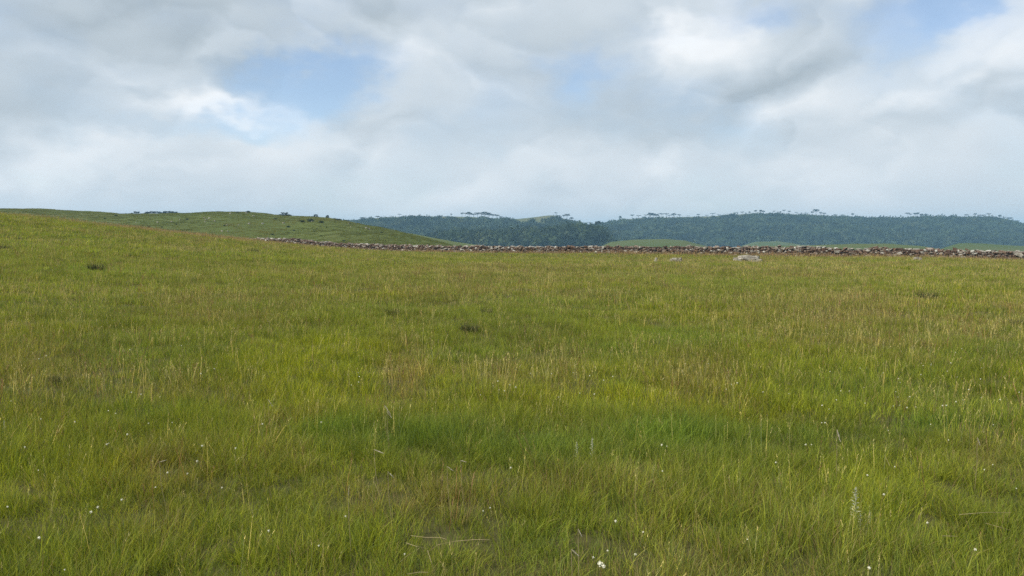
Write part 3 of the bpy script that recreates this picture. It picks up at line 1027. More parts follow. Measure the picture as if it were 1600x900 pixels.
hidden_pines([(198, 334, 9), (207, 333, 9)], 560, 'low pine crown at the left end of the grove peeping over the hill', 'pines peeping over the hill, left')
hidden_pines([(213, 330.5, 10)], 560, 'flat-topped pine standing just above the left end of the grove behind the hill', 'pines peeping over the hill, left')
hidden_pines([(229, 332.5, 12), (236, 330.5, 14), (244, 330.5, 13), (253, 331.5, 12), (262, 330, 14), (270, 330.5, 13), (278, 333.5, 11)], 560,
             'dark pine of the joined grove peeping over the left hill', 'pines of the grove behind the left hill')
hidden_pines([(437, 335, 10), (445, 332.5, 14), (453, 335.5, 11)], 440, 'pine of the small clump just over the shoulder of the green hill', 'pine clump over the hill shoulder')
hidden_pines([(485, 338, 8), (493, 335.5, 10)], 420, 'pine of the pair low on the right shoulder of the green hill', 'pine pair on the hill shoulder')
hidden_pines([(512, 336.5, 7)], 400, 'lone flat-topped pine with a bare trunk on the green hill shoulder', None)
hidden_pines([(523, 341.5, 8), (531, 342.5, 8)], 420, 'low rounded tree where the green hill meets the forested ridge', 'low trees at the end of the green hill')
ridge_pines(left_ridge, [(566, 339.5, 10), (579, 339.5, 9), (590, 337.5, 9), (611, 338, 8)], 'rounded tree standing out of the forest at the left end of the ridge', 'trees on the left end of the ridge')
ridge_pines(left_ridge, [(624, 334.5, 7)], 'small lone tree on the bald top of the left ridge, nearest the green hill', None)
ridge_pines(left_ridge, [(705, 334, 4)], 'tiny lone tree on the bald ridge left of the dense grove', None)
ridge_pines(left_ridge, [(722, 332.5, 5), (727, 332.5, 8), (733, 331.5, 10), (740, 334, 9), (746, 332.5, 10), (752, 332, 11), (758, 331.2, 12), (764, 332.5, 10), (770, 335, 9), (776, 335.5, 9), (783, 338, 8), (788, 340, 7)],
            'umbrella pine in the dense grove on top of the left ridge', 'pines of the dense grove on the left ridge')
ridge_pines(left_ridge, [(868, 332, 5)], 'thin flat-topped pine on the summit of the bald knoll', None)
ridge_pines(left_ridge, [(874, 336.5, 4), (881, 336, 6)], 'small pine just right of the bald knoll top', 'small pines beside the knoll')
ridge_pines(left_ridge, [(886, 334.5, 9)], 'broad umbrella pine on the right slope of the bald knoll', None)
ridge_pines(left_ridge, [(893, 339.5, 7)], 'lower pine right of the broad umbrella pine on the knoll slope', None)
ridge_pines(right_ridge, [(921, 347.5, 9)], 'thin bare-looking tree in the saddle between the two ridges', None)
b_ = dark_rise.point(np.array([935.0]), np.array([0.98]))[0]
place_pine(935, 345.5, 10, b_[1], b_[2] - .5, 4, 'domed dark pine in the saddle between the two ridges', None)
ridge_pines(right_ridge, [(969, 337.5, 5), (988, 335.5, 6), (998, 336.5, 7)], 'lone pine spaced out on the left slope of the long ridge', 'spaced pines at the left of the long ridge')
ridge_pines(right_ridge, [(1009, 335.5, 7), (1016, 332.5, 10), (1021, 333.5, 9), (1026, 334.5, 9), (1034, 333.5, 10), (1041, 333.5, 8), (1046, 336, 7), (1053, 333.2, 9), (1061, 335, 6)],
            'umbrella pine in the tight grove on the left part of the long ridge', 'pines of the grove on the long ridge')
ridge_pines(right_ridge, [(1075, 337, 6), (1091, 334.5, 6), (1104, 336, 7), (1114, 333, 8), (1123, 335, 7)], 'scattered pine between the grove and the highest part of the long ridge', 'scattered pines right of the grove')
ridge_pines(right_ridge, [(1152, 331.5, 4), (1160, 330.8, 6), (1171, 330.5, 4), (1181, 328.5, 5), (1189, 327.8, 5), (1193, 329, 5), (1210, 329.5, 4), (1225, 328, 5), (1233, 329.5, 5)],
            'small pine in the row along the highest part of the long ridge', 'pine row on the highest part of the long ridge')
ridge_pines(right_ridge, [(1244, 331.5, 6), (1252, 333, 6), (1260, 332.5, 7)], 'low tree left of the tall pine on the long ridge', 'low trees left of the tall pine')
ridge_pines(right_ridge, [(1275, 327.3, 10)], 'tallest pine with tiered crown on the long ridge', None)
ridge_pines(right_ridge, [(1269, 330.5, 5), (1282, 331.5, 5), (1288, 332.5, 6)], 'smaller flat pine close beside the tallest pine', 'pines beside the tallest pine')
ridge_pines(right_ridge, [(1305, 335, 6), (1316, 335.5, 6)], 'low bushy tree on the ridge right of the tallest pine', 'low trees right of the tallest pine')
ridge_pines(right_ridge, [(1332, 333.5, 5)], 'lone pine in the dip of the long ridge right of the tallest pine', None)
ridge_pines(right_ridge, [(1418, 332.5, 6), (1422, 334, 5), (1430, 332.8, 6), (1434, 332.3, 5), (1440, 334, 6), (1447, 334, 5)], 'thin flat-topped pine in the loose row at the right part of the ridge', 'loose pine row at the right part of the ridge')
ridge_pines(right_ridge, [(1466, 336, 4), (1473, 336, 7), (1493, 336.5, 5)], 'low tree between the two pine rows at the right of the ridge', 'low trees between the right-hand pine rows')
ridge_pines(right_ridge, [(1510, 335, 6), (1524, 333.5, 5), (1531, 335.5, 6), (1537, 335.5, 8), (1545, 333.5, 7)], 'pine in the row just before the ridge drops at the far right', 'pine row before the drop of the ridge')
ridge_pines(right_ridge, [(1562, 335.5, 5), (1570, 339, 6), (1578, 340, 9), (1590, 344.5, 6)], 'pine stepping down the falling right end of the ridge', 'pines on the falling end of the ridge')


# ------------------------------------------------------------------ dry stone wall
def rock_mesh(name, seed, mat, n=15, ex=0.8):
    r = np.random.default_rng(seed)
    bm = bmesh.new()
    p = r.uniform(-1, 1, (n, 3))
    p = np.sign(p) * np.abs(p) ** (1 - ex * 0.6)
    for q in p: bm.verts.new(q * 0.5)
    res = bmesh.ops.convex_hull(bm, input=bm.verts)
    junk = [g for g in set(res['geom_interior']) | set(res['geom_unused']) if isinstance(g, bmesh.types.BMVert)]
    bmesh.ops.delete(bm, geom=[v for v in bm.verts if not v.link_faces], context='VERTS')
    bmesh.ops.triangulate(bm, faces=bm.faces[:])
    me = bpy.data.meshes.new(name); bm.to_mesh(me); bm.free(); me.materials.append(mat)
    return me


ROCKS = [rock_mesh('stone', 300 + i, M_stone) for i in range(24)]
RV = []
for me in ROCKS:
    v = np.zeros(len(me.vertices) * 3, np.float32); me.vertices.foreach_get('co', v)
    f = np.array([tuple(p.vertices) for p in me.polygons], np.int32)
    RV.append((v.reshape(-1, 3), f))
wall = bpy.data.objects.new('dry_stone_wall', None); COL.objects.link(wall)
tag(wall, 'long low dry stone wall crossing the meadow below the hills', 'wall')
wd_ = WALL_B - WALL_A; WL = float(np.linalg.norm(wd_)); wd_ /= WL
wn_ = np.array([wd_[1], -wd_[0]])
if wn_[1] > 0: wn_ = -wn_                     # points to the camera
stones = []                                   # centre, size, rotation, visible size
wr = np.random.default_rng(99)
dist_along = lambda s: WALL_A + wd_ * s


def wall_h(s):
    return 0.93 + 0.16 * (fbm(np.array([s / 7.0]), np.array([0.5]), 3, 71)[0] - 0.5) + 0.12 * (fbm(np.array([s / 1.1]), np.array([2.5]), 2, 72)[0] - 0.5)


gs_s = np.linspace(-1, WL + 1, 400)
gs_xy = WALL_A[None] + wd_[None] * gs_s[:, None]
gs_z = ground_z(gs_xy[:, 0], gs_xy[:, 1])
gz = lambda s: float(np.interp(s, gs_s, gs_z))
for side in (1, -1):
    zc = 0.0
    row_i = 0
    while zc < 1.0:
        ch = wr.uniform(0.15, 0.26)
        s = wr.uniform(-0.3, 0)
        while s < WL:
            L = wr.uniform(0.16, 0.46)
            H = wall_h(s)
            if zc + ch * 0.5 < H:
                off = (0.42 - 0.16 * (zc / 1.15)) * side
                q = dist_along(s + L / 2) + wn_ * (off + wr.normal(0, 0.055))
                hh = ch * wr.uniform(0.85, 1.3)
                stones.append((np.array((q[0], q[1], gz(s) + zc + ch / 2 + wr.normal(0, .02))), np.array((L * 1.2, wr.uniform(.28, .46), hh * wr.uniform(.95, 1.5))), wr.normal(0, 0.26, 3), side))
            s += L
        zc += ch
s = 0.0
while s < WL:                                  # cap stones, uneven
    L = wr.uniform(0.25, 0.75)
    H = wall_h(s)
    q = dist_along(s + L / 2) + wn_ * wr.normal(0.05, 0.10)
    hh = wr.uniform(0.13, 0.34)
    stones.append((np.array((q[0], q[1], gz(s) + H + hh * 0.30)), np.array((L * 1.1, wr.uniform(.4, .75), hh)), np.array((wr.normal(0, .16), wr.normal(0, .16), wr.normal(0, .3))), 2))
    s += L * wr.uniform(0.85, 1.25)
# a few pale boulders that the photo shows in the face and on top
ang = math.atan2(wd_[1], wd_[0])
for px, row, sz in ((1592, 398, 0.75), (1597, 405, 0.6), (1307, 393.5, 0.5), (1403, 397.5, 0.5), (1422, 398, 0.4), (1102, 387.5, 0.5), (847, 389.5, 0.45), (1223, 389, 0.45), (835, 393, 0.4)):
    k = (px - 800) / F
    y = (WALL_A[1] - WALL_A[0] * (wd_[1] / wd_[0])) / (1 - k * wd_[1] / wd_[0])
    p = P(px, row, y - 0.45)
    stones.append((np.array(p), np.array((sz, sz * .6, sz * .62)), wr.normal(0, .15, 3), 3))
vis = []
for i, (cn, sz, ro, side) in enumerate(stones):
    px, row = project(cn[0], cn[1], cn[2])
    show = -20 < px < 1620 and side != -1 and cn[2] > gz(float(np.dot(cn[:2] - WALL_A, wd_))) + 0.25 and px > 425
    vis.append((sz[0] * sz[2]) / cn[1] ** 2 * (1 if show else 0) * (100 if side == 3 else 1))
order = np.argsort(-np.array(vis))
big_ids = set(order[:300].tolist())
from mathutils import Euler
VV, FF, RR = [], [], []
base = 0
M_pale = None
for i, (cn, sz, ro, side) in enumerate(stones):
    var = int(wr.integers(0, len(ROCKS)))
    e = Euler((ro[0], ro[1], ro[2] + ang))
    if i in big_ids:
        o = mesh_obj('stone', ROCKS[var], wall)
        o.location = cn; o.rotation_euler = e; o.scale = sz
        if side == 3:
            o['pale'] = 1
    else:
        v, f = RV[var]
        mm = np.array(e.to_matrix())
        VV.append((v * sz) @ mm.T + cn); FF.append(f + base); RR.append(np.full(len(v), wr.random())); base += len(v)
me = tri_mesh('small_stones', np.concatenate(VV), np.concatenate(FF), M_stone_j)
fattr(me, 'rnd', np.concatenate(RR))
o = mesh_obj('small_stones', me, wall)
o['kind'] = 'stuff'; o['label'] = 'smaller stones filling the faces of the wall'
# rubble core that stops light passing through
V = []
for s in np.linspace(0, WL, 240):
    for off, zz in ((0.30, -0.3), (0.17, 0.98), (-0.17, 0.98), (-0.30, -0.3)):
        q = dist_along(s) + wn_ * off
        V.append((q[0], q[1], gz(s) + zz * (wall_h(s) / 1.14 if zz > 0 else 1)))
Fc = []
for i in range(239):
    for k in range(3):
        a = i * 4 + k
        Fc.append((a, a + 4, a + 5, a + 1))
M_core, t = new_mat('wall_rubble')
finish(t, principled(t, t.ramp(t.noise(t.n('ShaderNodeNewGeometry').outputs['Position'], 8.0, 6, .6), [(0.3, (0.05, 0.036, 0.028)), (0.7, (0.13, 0.09, 0.065))]), 0.95))
mesh_obj('rubble_core', make_mesh('rubble_core', V, Fc, M_core), wall)
# pale individual boulders take the pale rock material
for o in wall.children:
    if o.get('pale'):
        o.data = o.data.copy(); o.data.materials[0] = M_rock
        o['label'] = 'pale whitish boulder in the wall'
        del o['pale']


# ------------------------------------------------------------------ rocks in the meadow and on the hill
def slab_mesh(name, seed, mat):
    """weathered slab: a flattened, cracked, uneven block"""
    r = np.random.default_rng(seed)
    bm = bmesh.new()
    bmesh.ops.create_cube(bm, size=1.0)
    bmesh.ops.subdivide_edges(bm, edges=bm.edges[:], cuts=4, use_grid_fill=True)
    for v in bm.verts:
        c = v.co
        k = 1.0 - 0.16 * (abs(c.x * 2) ** 3 + abs(c.y * 2) ** 3) * (0.6 + 0.4 * (c.z + .5))
        nz = vnoise(np.array([c.x * 3 + seed]), np.array([c.y * 3 + c.z * 5]), seed)[0] - .5
        v.co = Vector((c.x * k + nz * .14 + r.normal(0, .018), c.y * k + nz * .10 + r.normal(0, .018), c.z * (0.9 + 0.5 * nz) + 0.10 * c.x + r.normal(0, .02)))
    me = bpy.data.meshes.new(name); bm.to_mesh(me); bm.free(); me.materials.append(mat)
    return me


SLABS = [slab_mesh('slab', 60 + i, M_rock) for i in range(6)]
HSLABS = [slab_mesh('hill_rock', 60 + i, M_pale_rock) for i in range(6)]


def outcrop(px, row, pieces, label):
    c = hit(px, row)
    root = bpy.data.objects.new('rock_outcrop', None); COL.objects.link(root)
    root.location = c
    k = c[1] / F
    for i, (dx, w_, h_, dpt, dy) in enumerate(pieces):
        o = mesh_obj('slab', SLABS[i % 6], root)
        z = ground_z(np.array([c[0] + dx * k]), np.array([c[1] + dy]))[0] - c[2]
        o.location = (dx * k, dy, z + h_ * k * 0.5 + 0.10)
        o.scale = (w_ * k, dpt, h_ * k + 0.20)
        o.rotation_euler = (random.uniform(-.06, .06), random.uniform(-.08, .08), random.uniform(-.25, .25))
    tag(root, label, 'rock')


outcrop(1168, 410.5, [(0, 32, 7, 1.1, 0.3), (9, 18, 6.5, .8, -0.2), (-16, 9, 3.5, .5, 0.5), (-20, 5, 2, .4, -0.6), (10, 9, 2.5, .5, -1.4)], 'larger pale flat rock outcrop in the grass before the wall')
outcrop(1055, 410, [(0, 13, 3, .7, 0), (8, 8, 3.5, .5, 0.4), (-7, 6, 2, .4, -.2)], 'small low rock pair left of the larger outcrop')
outcrop(1025, 409.5, [(0, 4.5, 3, .3, 0)], 'single small pale stone left of the two rock outcrops')
outcrop(1431, 408, [(0, 8, 2.5, .5, 0), (4, 4, 2, .3, -.3)], 'small dark stones in the grass at the foot of the wall, right')


def on_hill(h, px, row):
    tt = np.linspace(0, 1, 300)
    p = h.point(np.full(300, float(px)), tt)
    _, r = project(p[:, 0], p[:, 1], p[:, 2])
    i = int(np.argmin(np.abs(r - row) + (np.minimum.accumulate(r) < r - 0.5) * 50))
    return p[i]


HILL_ROCKS = [(335, 346), (322, 344), (327, 341.5), (320, 347), (331, 349.5), (319, 341), (354, 352), (389, 350), (372, 352), (212, 349), (246, 348), (410, 350), (443, 349), (487, 346.5),
              (545, 350), (548, 355), (572, 357), (577, 358.5), (360, 334), (346, 362), (355, 362), (300, 346), (268, 347), (281, 344), (385, 333), (396, 338)]
for i, (px, row) in enumerate(HILL_ROCKS):
    p = on_hill(near_hill, px, row)
    o = mesh_obj('hill_rock', HSLABS[i % 6])
    s = random.uniform(0.30, 0.62) * p[1] / 230
    o.location = (p[0], p[1], p[2] + 0.10); o.scale = (s * 1.3, s, s * .8); o.rotation_euler = (0, 0, random.uniform(0, 6))
    tag(o, 'small pale rock %s' % ('in the tight cluster of rocks on the green hill' if 315 < px < 340 else 'on the left part of the green hill' if px < 300 else 'on the skyline of the green hill' if row < 339
        else 'on the slope right of the rock cluster, green hill' if px < 430 else 'near the right shoulder of the green hill'), 'rock', 'pale rocks on the green hill')
SHRUB = [lumpy_crown('foliage', 80 + i, M_shrub, 1.0, 0.6, 260, 0.20, 0.7) for i in range(4)]
HILL_SHRUBS = [(164, 342, 2.5), (181, 338, 3), (232, 356, 3.5), (252, 355.5, 2.5), (275, 351, 2.5), (292, 343, 3), (450, 355, 3.5), (459, 361, 2.6), (537, 377, 3.2), (485, 346.5, 7), (472, 347, 5), (502, 348, 5),
               (495, 358, 2), (510, 355.5, 2.2), (425, 367, 3), (596, 364, 3), (501, 369, 2), (430, 343, 3.5), (371, 332.5, 3), (388, 332, 4), (546, 350, 2.5), (540, 346, 4), (528, 345, 5), (575, 359, 2), (350, 353, 2.5)]
for i, (px, row, wd) in enumerate(HILL_SHRUBS):
    p = on_hill(near_hill, px, row)
    root = mesh_obj('shrub', SHRUB[i % 4])
    s = wd * p[1] / F
    root.location = (p[0], p[1], p[2] + s * 0.3); root.scale = (s, s, s * 0.75); root.rotation_euler = (0, 0, random.uniform(0, 6))
    tag(root, '%s dark green bush %s' % ('broad' if wd >= 4 else 'small', 'on the skyline of the green hill' if row < 339 else 'on the left part of the green hill' if px < 300 else 'low on the green hill just above the wall' if row > 366
        else 'on the middle slope of the green hill' if px < 480 else 'on the right shoulder of the green hill'), 'bush', 'bushes on the green hill')

# ------------------------------------------------------------------ darker tussocks in the meadow
M_tussock, t = new_mat('tussock_blade')
r = attr(t, 'rnd')
finish(t, principled(t, t.ramp(r, [(0.0, (0.040, 0.045, 0.018)), (0.5, (0.066, 0.075, 0.024)), (0.82, (0.085, 0.080, 0.032)), (1.0, (0.20, 0.15, 0.07))]), 0.7, 0.15))
TUSS = [tuft('blades', 260, 0.24, 0.36, 0.010, 0.9, 3, 1200 + i, M_tussock) for i in range(3)]
TL = [(717, 489, 14, 'small dark round grass tussock in the middle of the meadow'), (733, 521, 42, 'broad dark tussock below the small round one in mid meadow'),
      (397, 397, 22, 'dark bushy tussock near the crest, left of the wall end'), (377, 397, 10, 'little tussock left of the dark bushy one near the crest'), (150, 424, 34, 'dark tussock on the left slope of the meadow'),
      (3, 392, 24, 'dark tussock at the left edge of the picture on the slope'), (1592, 512, 34, 'dark green tussock at the right edge of the picture'),
      (1450, 470, 40, 'low dark tussock in the right part of the meadow'), (612, 494, 30, 'low tussock left of the small round one in mid meadow'),
      (97, 602, 40, 'dark tussock in the left foreground meadow'), (1020, 542, 30, 'low brownish tussock right of centre'), (760, 492, 26, 'low tussock right of the small round one in mid meadow')]
for i, (px, row, wpx, lb) in enumerate(TL):
    p = hit(px, row)
    root = bpy.data.objects.new('grass_tussock', None); COL.objects.link(root)
    s = wpx * p[1] / F / 0.75
    root.location = p
    root.rotation_euler = (0, 0, random.uniform(0, 6))
    root.scale = (s, s, min(s, 1.3) * 1.1)
    mesh_obj('blades', TUSS[i % 3], root)
    tag(root, lb, 'grass tuft')


# ------------------------------------------------------------------ flowers, plumes, straws, silvery herbs
def tube_mesh(name, pts, radii, mat, sides=5):
    bm = bmesh.new(); taper(bm, [Vector(p) for p in pts], radii, sides)
    me = bpy.data.meshes.new(name); bm.to_mesh(me); bm.free(); me.materials.append(mat)
    return me


def flower_head(seed):
    """button of many tiny white florets"""
    r = np.random.default_rng(seed)
    bm = bmesh.new()
    bmesh.ops.create_icosphere(bm, subdivisions=1, radius=0.0075)
    for i in range(50):
        d = r.normal(0, 1, 3); d[2] += .3; d /= np.linalg.norm(d)
        c = Vector(d * 0.008); a = Vector(r.normal(0, 1, 3)).normalized() * .0035; b = Vector(d) * .005
        bm.faces.new([bm.verts.new(c - a), bm.verts.new(c + a), bm.verts.new(c + b)])
    me = bpy.data.meshes.new('head'); bm.to_mesh(me); bm.free(); me.materials.append(M_petal)
    return me


HEADS = [flower_head(i) for i in range(4)]
STEMS = [tube_mesh('stem', [(random.uniform(-.02, .02), random.uniform(-.02, .02), -0.5), (0.008 * k, 0.005, -0.2), (0, 0, 0)], [.0016, .0013, .001], M_stem) for k in range(4)]
FLOW = [(60, 736), (190, 783), (12, 793), (243, 762), (347, 763), (316, 697), (170, 694), (167, 695), (199, 680), (181, 646), (64, 656), (269, 661), (502, 661), (410, 663), (293, 740), (262, 739), (308, 722),
        (142, 801), (153, 793), (61, 843), (101, 891), (39, 700), (17, 627), (368, 702), (498, 853), (420, 832), (117, 660), (232, 663), (632, 868), (798, 732), (1035, 737), (949, 863), (766, 794), (755, 799), (1005, 833),
        (1042, 698), (1034, 696), (806, 606), (751, 618), (780, 610), (540, 807), (962, 817), (993, 868), (927, 872), (1212, 723), (1381, 774), (1449, 817), (1168, 844), (1388, 673), (1454, 664), (1284, 662), (1289, 661),
        (1398, 731), (1538, 734), (1355, 744), (1358, 887), (1551, 728), (1552, 664), (1524, 860), (1482, 688), (1588, 764), (1259, 696), (1268, 696), (788, 611), (778, 596), (873, 621), (906, 615), (896, 583), (1037, 593)]
fr = np.random.default_rng(5)
for (a, b, c_, d, n) in ((1280, 1595, 545, 640, 46), (740, 960, 580, 625, 8), (60, 380, 540, 650, 12), (1060, 1280, 555, 620, 8), (540, 580, 582, 605, 4)):
    FLOW += [(fr.uniform(a, b), fr.uniform(c_, d)) for _ in range(n)]


def flower(px, row, size, label, group):
    # the pixel is that of the head, which stands above the ground
    hgt = random.uniform(0.15, 0.24)
    g = hit(px, row)
    d = g - np.array((0, 0, EYE))
    k = 1 - hgt / (EYE - g[2])
    head = np.array((0, 0, EYE)) + d * k
    root = bpy.data.objects.new('white_flower', None); COL.objects.link(root)
    root.location = head
    root.rotation_euler = (0, 0, random.uniform(0, 6.28))
    root.scale = (size, size, size)
    i = random.randrange(4)
    mesh_obj('stem', STEMS[i], root); mesh_obj('head', HEADS[i], root)
    tag(root, label, 'flower', group)


def where(px):
    return ['left edge', 'left part', 'part left of centre', 'centre', 'part right of centre', 'right part', 'right edge'][min(6, max(0, int((px + 114) / 1828 * 7)))]


for px, row in FLOW:
    band = 'distant middle' if row < 575 else 'middle' if row < 630 else 'near middle' if row < 700 else 'foreground' if row < 800 else 'front strip'
    flower(px, row, random.uniform(0.30, 0.62), 'small round white wildflower in the %s of the meadow, %s' % (band, where(px)), 'white wildflowers in the meadow')
flower(938, 882, 1.1, 'largest white flower head, at the front edge right of centre', None)
flower(943, 886, 0.8, 'smaller white flower head touching the largest one at the front', None)


def plume(px, row, length_px, ang_deg, label):
    """a feathery seed head on a long thin stem"""
    g = hit(px, row)
    hgt = 0.34
    d = g - np.array((0, 0, EYE)); head = np.array((0, 0, EYE)) + d * (1 - hgt / (EYE - g[2]))
    L = length_px * head[1] / F
    root = bpy.data.objects.new('seed_plume', None); COL.objects.link(root)
    root.location = (head[0], head[1], head[2] - hgt)
    a = math.radians(ang_deg)
    dv = Vector((math.cos(a), 0.15, math.sin(a))).normalized()
    r = np.random.default_rng(int(px * 7 + row))
    bm = bmesh.new()
    for i in range(130):
        s = r.random()
        c = Vector((0, 0, hgt)) + dv * (s - .5) * L
        q = Vector(r.normal(0, 1, 3)).normalized()
        tip = dv * L * 0.16 + q * L * 0.10 * (1 - abs(s - .45))
        sd = q.cross(dv).normalized() * .0016
        bm.faces.new([bm.verts.new(c - sd), bm.verts.new(c + sd), bm.verts.new(c + tip)])
    me = bpy.data.meshes.new('plume'); bm.to_mesh(me); bm.free(); me.materials.append(M_plume)
    mesh_obj('plume', me, root)
    e = Vector((0, 0, hgt)) - dv * L * 0.5 if dv.z > 0 else Vector((0, 0, hgt)) + dv * L * -0.5
    mesh_obj('stem', tube_mesh('stem', [(e.x * -.6, 0.03, 0), (e.x * .6, e.y, hgt * .6), tuple(e)], [.0016, .0014, .001], M_straw), root)
    tag(root, label, 'grass')


for args in ((605, 640, 16, -60, 'upper white feathery seed plume left of centre'), (608, 648, 12, -55, 'lower white feathery seed plume just under the upper one left of centre'),
             (591, 706, 15, -25, 'pale seed plume leaning right above the lush green strip'), (610, 742, 12, -50, 'pale seed plume below the lush green strip left of centre'),
             (703, 733, 12, -40, 'small drooping pale plume in the lush green strip'), (724, 722, 9, -20, 'short pale plume at the right in the lush green strip'), (422, 630, 12, -60, 'grey seed plume leaning in the yellow-green grass left'),
             (254, 721, 10, 15, 'bright white short plume in the brown patch at left'), (545, 768, 14, 85, 'upright whitish plume at the left of the brown patch, foreground'),
             (906, 834, 14, -65, 'white leaning plume in the right-centre foreground'), (898, 864, 16, -45, 'lower pale plume left of the largest white flower'),
             (1310, 680, 20, -70, 'tall tan plume before the lush strip on the right'), (1529, 690, 14, -65, 'pale tan plume near the right edge')):
    plume(*args)


def straw(pts_px, lift, label):
    pts = []
    for (px, row), z in zip(pts_px, lift):
        g = hit(px, row)
        d = g - np.array((0, 0, EYE))
        pts.append(np.array((0, 0, EYE)) + d * (1 - z / (EYE - g[2])))
    o0 = pts[0].copy()
    me = tube_mesh('dry_straw', [tuple(p - o0) for p in pts], [.0010] * (len(pts) - 1) + [.0006], M_straw)
    o = mesh_obj('dry_straw', me); o.location = o0
    tag(o, label, 'grass stalk')


for pts_px, lift, lb in (([(642, 839), (665, 840), (688, 842), (698, 843)], [.2, .21, .22, .22], 'short straw lying level in the left-centre foreground'),
                         ([(668, 866), (684, 853), (710, 848), (740, 846), (765, 844)], [.1, .18, .22, .24, .25], 'long bent straw arching right over the foreground grass'),
                         ([(634, 849), (652, 855), (668, 860)], [.2, .2, .18], 'straw crossing the others at the left-centre foreground'),
                         ([(655, 858), (640, 866), (625, 880)], [.22, .18, .1], 'short straw slanting down left in the foreground'),
                         ([(668, 862), (674, 880), (680, 899)], [.22, .2, .15], 'straw running down to the front edge left of centre'),
                         ([(637, 897), (655, 896.5), (669, 895)], [.2, .2, .2], 'straw lying flat at the front edge left of centre'),
                         ([(1498, 806), (1520, 804), (1545, 802.5), (1580, 803)], [.2, .22, .22, .2], 'long pale straw lying level in the right foreground'),
                         ([(1540, 818), (1560, 823), (1580, 830)], [.2, .2, .18], 'straw slanting down in the right foreground'),
                         ([(1472, 839), (1485, 839), (1496, 840)], [.2, .2, .2], 'short straw below the long one at right'),
                         ([(780, 728), (790, 760), (800, 800)], [.42, .25, .05], 'tall thin straw leaning left at centre'),
                         ([(733, 702), (733, 740), (734, 792)], [.5, .3, .03], 'tall upright straw left of centre'),
                         ([(988, 830), (993, 865), (998, 899)], [.4, .25, .05], 'thin straw leaning at the front right of centre'),
                         ([(1374, 690), (1382, 712), (1390, 728), (1414, 748)], [.4, .3, .25, .1], 'reddish bent straw in the right foreground'),
                         ([(571, 742), (562, 770), (555, 815)], [.42, .25, .03], 'slanting pale straw in the brown patch left of centre'),
                         ([(316, 655), (316, 672), (315, 690)], [.45, .3, .2], 'short pale upright straw in the left meadow'),
                         ([(403, 745), (404, 762), (408, 778)], [.35, .2, .05], 'left one of the pale straws standing together at left'),
                         ([(421, 740), (422, 760), (419, 784)], [.35, .2, .05], 'right one of the pale straws standing together at left'),
                         ([(1058, 754), (1048, 765), (1042, 782)], [.35, .3, .1], 'yellowish blade bending right at right of centre')):
    straw(pts_px, lift, lb)


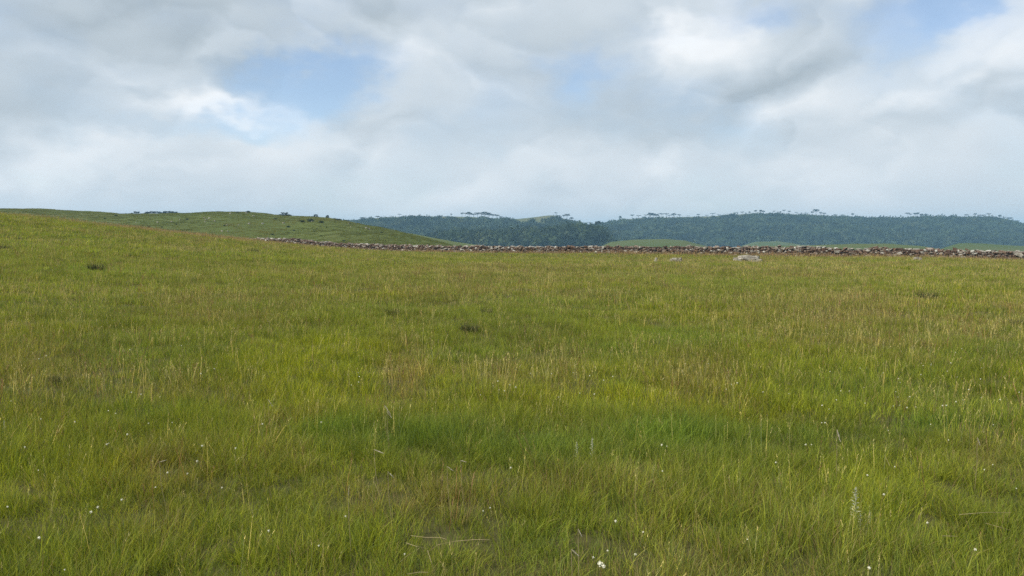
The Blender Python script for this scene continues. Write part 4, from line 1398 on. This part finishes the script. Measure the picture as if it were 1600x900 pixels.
def silver_herb(px, row, h_px, n, label):
    """upright herb with downy grey leaves in whorls and a spike of buds"""
    p = hit(px, row)
    h = h_px * p[1] / F
    r = np.random.default_rng(int(px + row))
    root = bpy.data.objects.new('silvery_herb', None); COL.objects.link(root)
    root.location = p
    mesh_obj('stem', tube_mesh('stem', [(0, 0, 0), (.004, 0, h * .5), (0, .003, h)], [.003, .0025, .0012], M_silver), root)
    for k in range(n):
        s = 0.25 + 0.72 * k / n
        a = k * 2.4 + r.normal(0, .2)
        L = h * (0.20 - 0.11 * s) * r.uniform(.8, 1.2); wd = L * .22
        d = Vector((math.cos(a), math.sin(a), 0.7)).normalized(); sd = Vector((-math.sin(a), math.cos(a), 0))
        pts = [Vector((0, 0, h * s)), Vector((0, 0, h * s)) + d * L * .5 + sd * wd, Vector((0, 0, h * s)) + d * L + Vector((0, 0, -L * .2)), Vector((0, 0, h * s)) + d * L * .5 - sd * wd,
               Vector((0, 0, h * s)) + d * L * .5 + Vector((0, 0, -wd * .5))]
        me = make_mesh('leaf', pts, [(0, 1, 4), (1, 2, 4), (2, 3, 4), (3, 0, 4)], M_silver)
        mesh_obj('leaf', me, root)
    bm = bmesh.new()
    for i in range(60):
        s = r.uniform(.72, 1.03); a = r.uniform(0, 6.28); q = h * .055 * r.uniform(.2, 1) * (1.25 - s)
        c = Vector((math.cos(a) * q * 2, math.sin(a) * q * 2, h * s))
        u1 = Vector(r.normal(0, 1, 3)).normalized() * h * .018; u2 = Vector(r.normal(0, 1, 3)).normalized() * h * .022
        bm.faces.new([bm.verts.new(c - u1), bm.verts.new(c + u1), bm.verts.new(c + u2)])
    me = bpy.data.meshes.new('bud_spike'); bm.to_mesh(me); bm.free(); me.materials.append(M_silver)
    mesh_obj('bud_spike', me, root)
    tag(root, label, 'plant')


silver_herb(1335, 826, 66, 26, 'tallest silvery grey herb with downy spike, right foreground')
silver_herb(1343, 836, 34, 14, 'shorter silvery herb right under the tallest one, right foreground')
silver_herb(1358, 832, 34, 14, 'thin silvery herb right of the two others, right foreground')
silver_herb(925, 722, 38, 22, 'grey downy herb in the lush green strip right of centre, taller of two')
silver_herb(901, 724, 34, 20, 'grey downy herb in the lush green strip right of centre, left of two')
silver_herb(8, 688, 30, 22, 'grey-green downy herb at the left edge of the picture')

# ------------------------------------------------------------------ haze
HB = 3600.0
zlo, zhi = float(GZ.min()) - 4.0, 64.0
M_haze = bpy.data.materials.new('haze_air')
M_haze.use_nodes = True
M_haze.cycles.homogeneous_volume = True
M_haze.cycles.volume_sampling = 'DISTANCE'
t = NT(M_haze.node_tree)
pv = t.n('ShaderNodeVolumePrincipled')
pv.inputs['Color'].default_value = (0.40, 0.72, 1.0, 1)
pv.inputs['Density'].default_value = 0.00026
pv.inputs['Anisotropy'].default_value = 0.0
for nm in ('Density Attribute', 'Color Attribute', 'Temperature Attribute'):
    pv.inputs[nm].default_value = ''
om = t.n('ShaderNodeOutputMaterial')
t.put(om.inputs['Volume'], pv.outputs[0])
hv = [(x, y, z) for z in (zlo, zhi) for y in (-HB, HB) for x in (-HB, HB)]
haze = mesh_obj('haze', make_mesh('haze', hv, [(0, 2, 3, 1), (4, 5, 7, 6), (0, 1, 5, 4), (2, 6, 7, 3), (0, 4, 6, 2), (1, 3, 7, 5)], M_haze))
tag(haze, 'thin blue haze in the air between the meadow and the far ridges', 'haze', kind='stuff')
print('tris', sum(len(m.polygons) for m in bpy.data.meshes))
